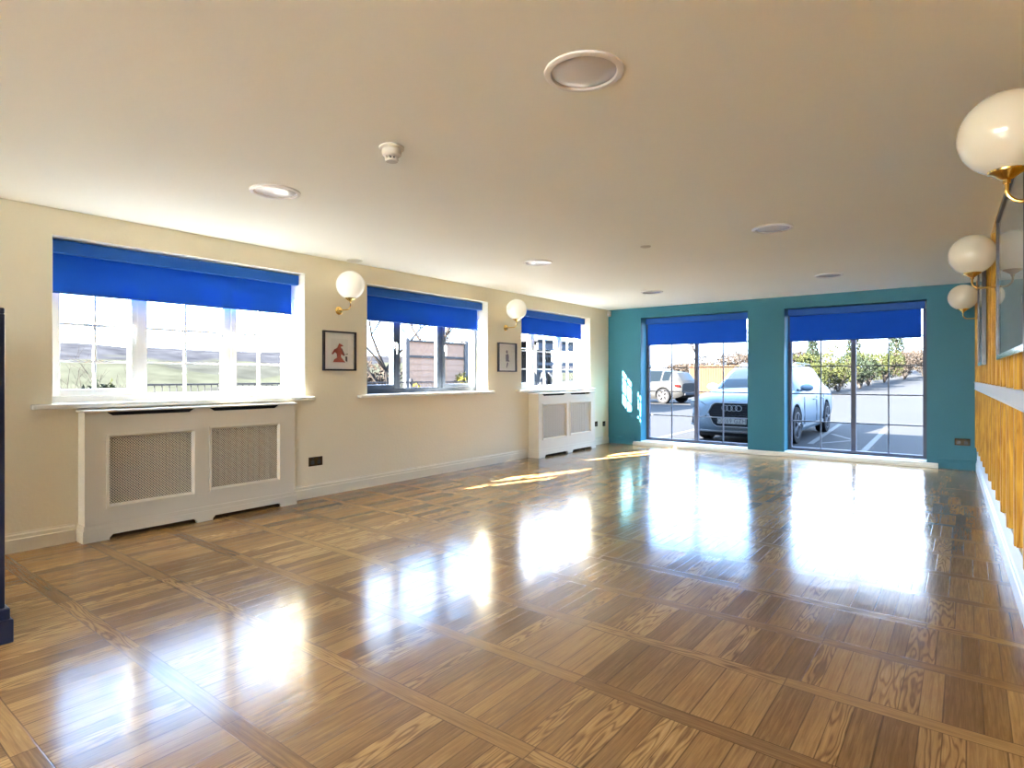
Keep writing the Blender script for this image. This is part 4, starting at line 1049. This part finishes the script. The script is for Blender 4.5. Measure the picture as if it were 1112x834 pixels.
# A pillars and roof rails
for s in (1, -1):
    b_ = BM(); tube(b_, [P(5, 6, s), P(6, 6, s), P(7, 6, s)], .028, 6); add('windscreen_pillar', b_, M['carsilver'], smooth=True)
    b_ = BM(); tube(b_, [(s*.55, 2.35, 1.62), (s*.54, 2.5, 1.68), (s*.54, 3.9, 1.66), (s*.54, 4.1, 1.58)], .016, 6); add('roof_rail', b_, M['cartrim'], smooth=True)
    # mirror
    b_ = BM(); bmesh.ops.create_icosphere(b_, subdivisions=3, radius=1, matrix=Matrix.Translation((s*.93, 1.66, 1.13)) @ Matrix.Diagonal((.12, .07, .08, 1)))
    tube(b_, [(s*.79, 1.66, 1.06), (s*.92, 1.66, 1.09)], .025, 6)
    mi_ = add('wing_mirror', b_, M['carsilver'], smooth='full')
    # head lamps
    b_ = BM(); q = [(.48, .79), (.60, .86), (.865, .87), (.865, .76), (.80, .72), (.56, .70)]
    yoff = lambda a: .03+.55*max(0, a-.45)**1.35*1.1
    prism(b_, q, lambda a, b2, d: (s*a, yoff(a)-.035+d, b2), 0, .12); hl = add('headlamp', b_, M['lens'], bevel=.01)
    b_ = BM(); prism(b_, [(.56, .75), (.64, .81), (.84, .82), (.84, .79), (.66, .775)], lambda a, b2, d: (s*a, yoff(a)-.042+d, b2), 0, .02); add('daylight_strip', b_, M['cartrim'], hl)
    # lower side intakes
    b_ = BM(); prism(b_, [(.50, .56), (.80, .60), (.84, .40), (.62, .36)], lambda a, b2, d: (s*a, yoff(a)-.025+d, b2), 0, .10); ai = add('air_intake', b_, M['cargrille'])
    b_ = BM()
    for z in (.42, .47, .52): tube(b_, [(s*.56, yoff(.56)-.03, z), (s*.80, yoff(.80)-.03, z)], .006, 5)
    tube(b_, [(s*.50, yoff(.5)-.035, .58), (s*.62, yoff(.62)-.035, .36), (s*.84, yoff(.84)-.03, .38)], .016, 6)
    add('intake_trim', b_, M['lens'], ai)
    # side trim and door seams
    b_ = BM(); box(b_, min(s*.895, s*.906), max(s*.895, s*.906), 1.45, 3.5, .30, .36); add('sill_trim', b_, M['cartrim'])
    b_ = BM()
    for y in (1.62, 2.80, 3.55): box(b_, min(s*.893, s*.9035), max(s*.893, s*.9035), y-.004, y+.004, .32, .93)
    add('door_seam', b_, M['cargrille'])
    for y in (2.55, 3.35):
        b_ = BM(); tube(b_, [(s*.90, y-.1, .86), (s*.925, y-.07, .865), (s*.925, y+.07, .865), (s*.90, y+.1, .86)], .012, 6); add('door_handle', b_, M['cartrim'])
# grille: octagonal dark opening with bright surround, bars and four rings
oct_ = [(-.44, .64), (-.36, .80), (-.30, .835), (.30, .835), (.36, .80), (.44, .64), (.36, .42), (.28, .36), (-.28, .36), (-.36, .42)]
b_ = BM(); prism(b_, oct_, lambda a, b2, d: (a, d, b2), -.035, .05); gr = add('grille', b_, M['cargrille'])
b_ = BM(); pts = [(a, -.045, b2) for a, b2 in oct_]; tube(b_, pts+[pts[0], pts[1]], .014, 6); add('grille_surround', b_, M['cartrim'], gr, smooth=True)
b_ = BM()
for z, hw in ((.44, .35), (.49, .38), (.54, .40), (.59, .42), (.64, .40), (.69, .39), (.75, .37), (.79, .35)): box(b_, -hw, hw, -.05, -.036, z-.006, z+.006)
add('grille_bars', b_, M['iron'], gr)
b_ = BM(); RR = Matrix.Rotation(R(90), 3, 'X')
for k in range(4):
    cx_ = (k-1.5)*.083
    pts = [Vector((cx_+.055*math.cos(2*math.pi*t/24), -.062-.004*(k % 2), .735+.055*math.sin(2*math.pi*t/24))) for t in range(25)]
    tube(b_, pts, .008, 6)
add('ring_badge', b_, M['cartrim'], gr, smooth=True)
b_ = BM(); box(b_, -.26, .26, -.062, -.05, .425, .535); pl = add('number_plate', b_, M['plate'])
tcv = bpy.data.curves.new('t', 'FONT'); tcv.body = 'OX69 GZH'; tcv.size = .125; tcv.align_x = 'CENTER'; tcv.align_y = 'CENTER'; tcv.extrude = .001; tcv.space_character = 1.05
to = bpy.data.objects.new('t', tcv); COL.objects.link(to); bpy.context.view_layer.update()
tm = bpy.data.meshes.new_from_object(to.evaluated_get(bpy.context.evaluated_depsgraph_get())); bpy.data.objects.remove(to)
tm.transform(Matrix.Translation((0, -.064, .48)) @ Matrix.Rotation(R(90), 4, 'X') @ Matrix.Diagonal((.82, 1, 1, 1))); tm.materials.clear(); tm.materials.append(M['black'])
newobj('plate_lettering', tm, pl)
b_ = BM(); box(b_, -.62, .62, -.01, .12, .24, .285); add('bumper_lip', b_, M['cartrim'], bevel=.015)
b_ = BM(); box(b_, -.70, .70, .05, .5, .17, .24); add('undertray', b_, M['cargrille'])
car.location = (-3.42, 11.13, GZ)
car.scale = (1, 1, .93)

# --- white SUV seen from its side, tail to the right
S2 = [st(.00, .50, .30, .62, .48, .62, .55, .66, .36, .70, .72),
      st(.15, .66, .22, .78, .48, .68, .70, .76, .40, .82, .84),
      st(.60, .72, .20, .86, .50, .76, .78, .86, .42, .92, .94),
      st(1.10, .74, .20, .88, .52, .84, .80, .93, .70, .98, 1.01),
      st(1.85, .74, .20, .88, .52, .86, .82, .97, .58, 1.46, 1.50),
      st(2.55, .74, .20, .88, .52, .87, .82, .99, .58, 1.50, 1.54),
      st(2.65, .74, .20, .88, .52, .87, .82, .99, .58, 1.50, 1.54),
      st(3.30, .74, .20, .88, .54, .88, .81, 1.02, .57, 1.49, 1.53),
      st(3.38, .74, .20, .88, .54, .88, .81, 1.03, .57, 1.48, 1.52),
      st(3.75, .74, .22, .88, .56, .89, .80, 1.05, .56, 1.45, 1.49),
      st(4.02, .74, .26, .87, .58, .90, .79, 1.08, .55, 1.40, 1.44),
      st(4.30, .70, .34, .84, .60, .88, .74, 1.02, .60, 1.06, 1.08),
      st(4.40, .62, .42, .78, .60, .84, .70, .90, .56, .93, .94)]
gl2 = {(3, 6): 'windscreen', (3, 5): 'side_window', (4, 5): 'side_window', (6, 5): 'side_window', (8, 5): 'side_window', (10, 6): 'rear_window'}
car2, P2 = build_car('suv_car', 'white parked suv seen side on beyond the left tall window', M['carwhite'], M['carglass'], S2, gl2, .88, (.85, 3.48), .35, None, 0, False)
for s in (1, -1):
    b_ = BM(); prism(b_, [(4.05, .88), (4.33, .86), (4.36, .76), (4.10, .78)], lambda a, b2, d: (s*d, a, b2), .60, .885); obj('tail_lamp', b_, M['tail'], car2, bevel=.01)
    b_ = BM(); tube(b_, [P2(3, 6, s), P2(4, 6, s)], .03, 6); obj('windscreen_pillar', b_, M['carwhite'], car2, smooth=True)
    b_ = BM(); bmesh.ops.create_icosphere(b_, subdivisions=2, radius=1, matrix=Matrix.Translation((s*.97, 1.45, 1.0)) @ Matrix.Diagonal((.12, .07, .08, 1))); obj('wing_mirror', b_, M['carwhite'], car2, smooth='full')
b_ = BM(); box(b_, -.60, .60, 4.36, 4.46, .38, .52); obj('rear_bumper', b_, M['cargrille'], car2, bevel=.03)
car2.rotation_euler = (0, 0, R(90+8)); 
# local y (front->rear) maps to world; front faces -x
car2.rotation_euler = (0, 0, R(-90-8))
car2.location = (-14.3, 26.9, carpark_z(0, 26))
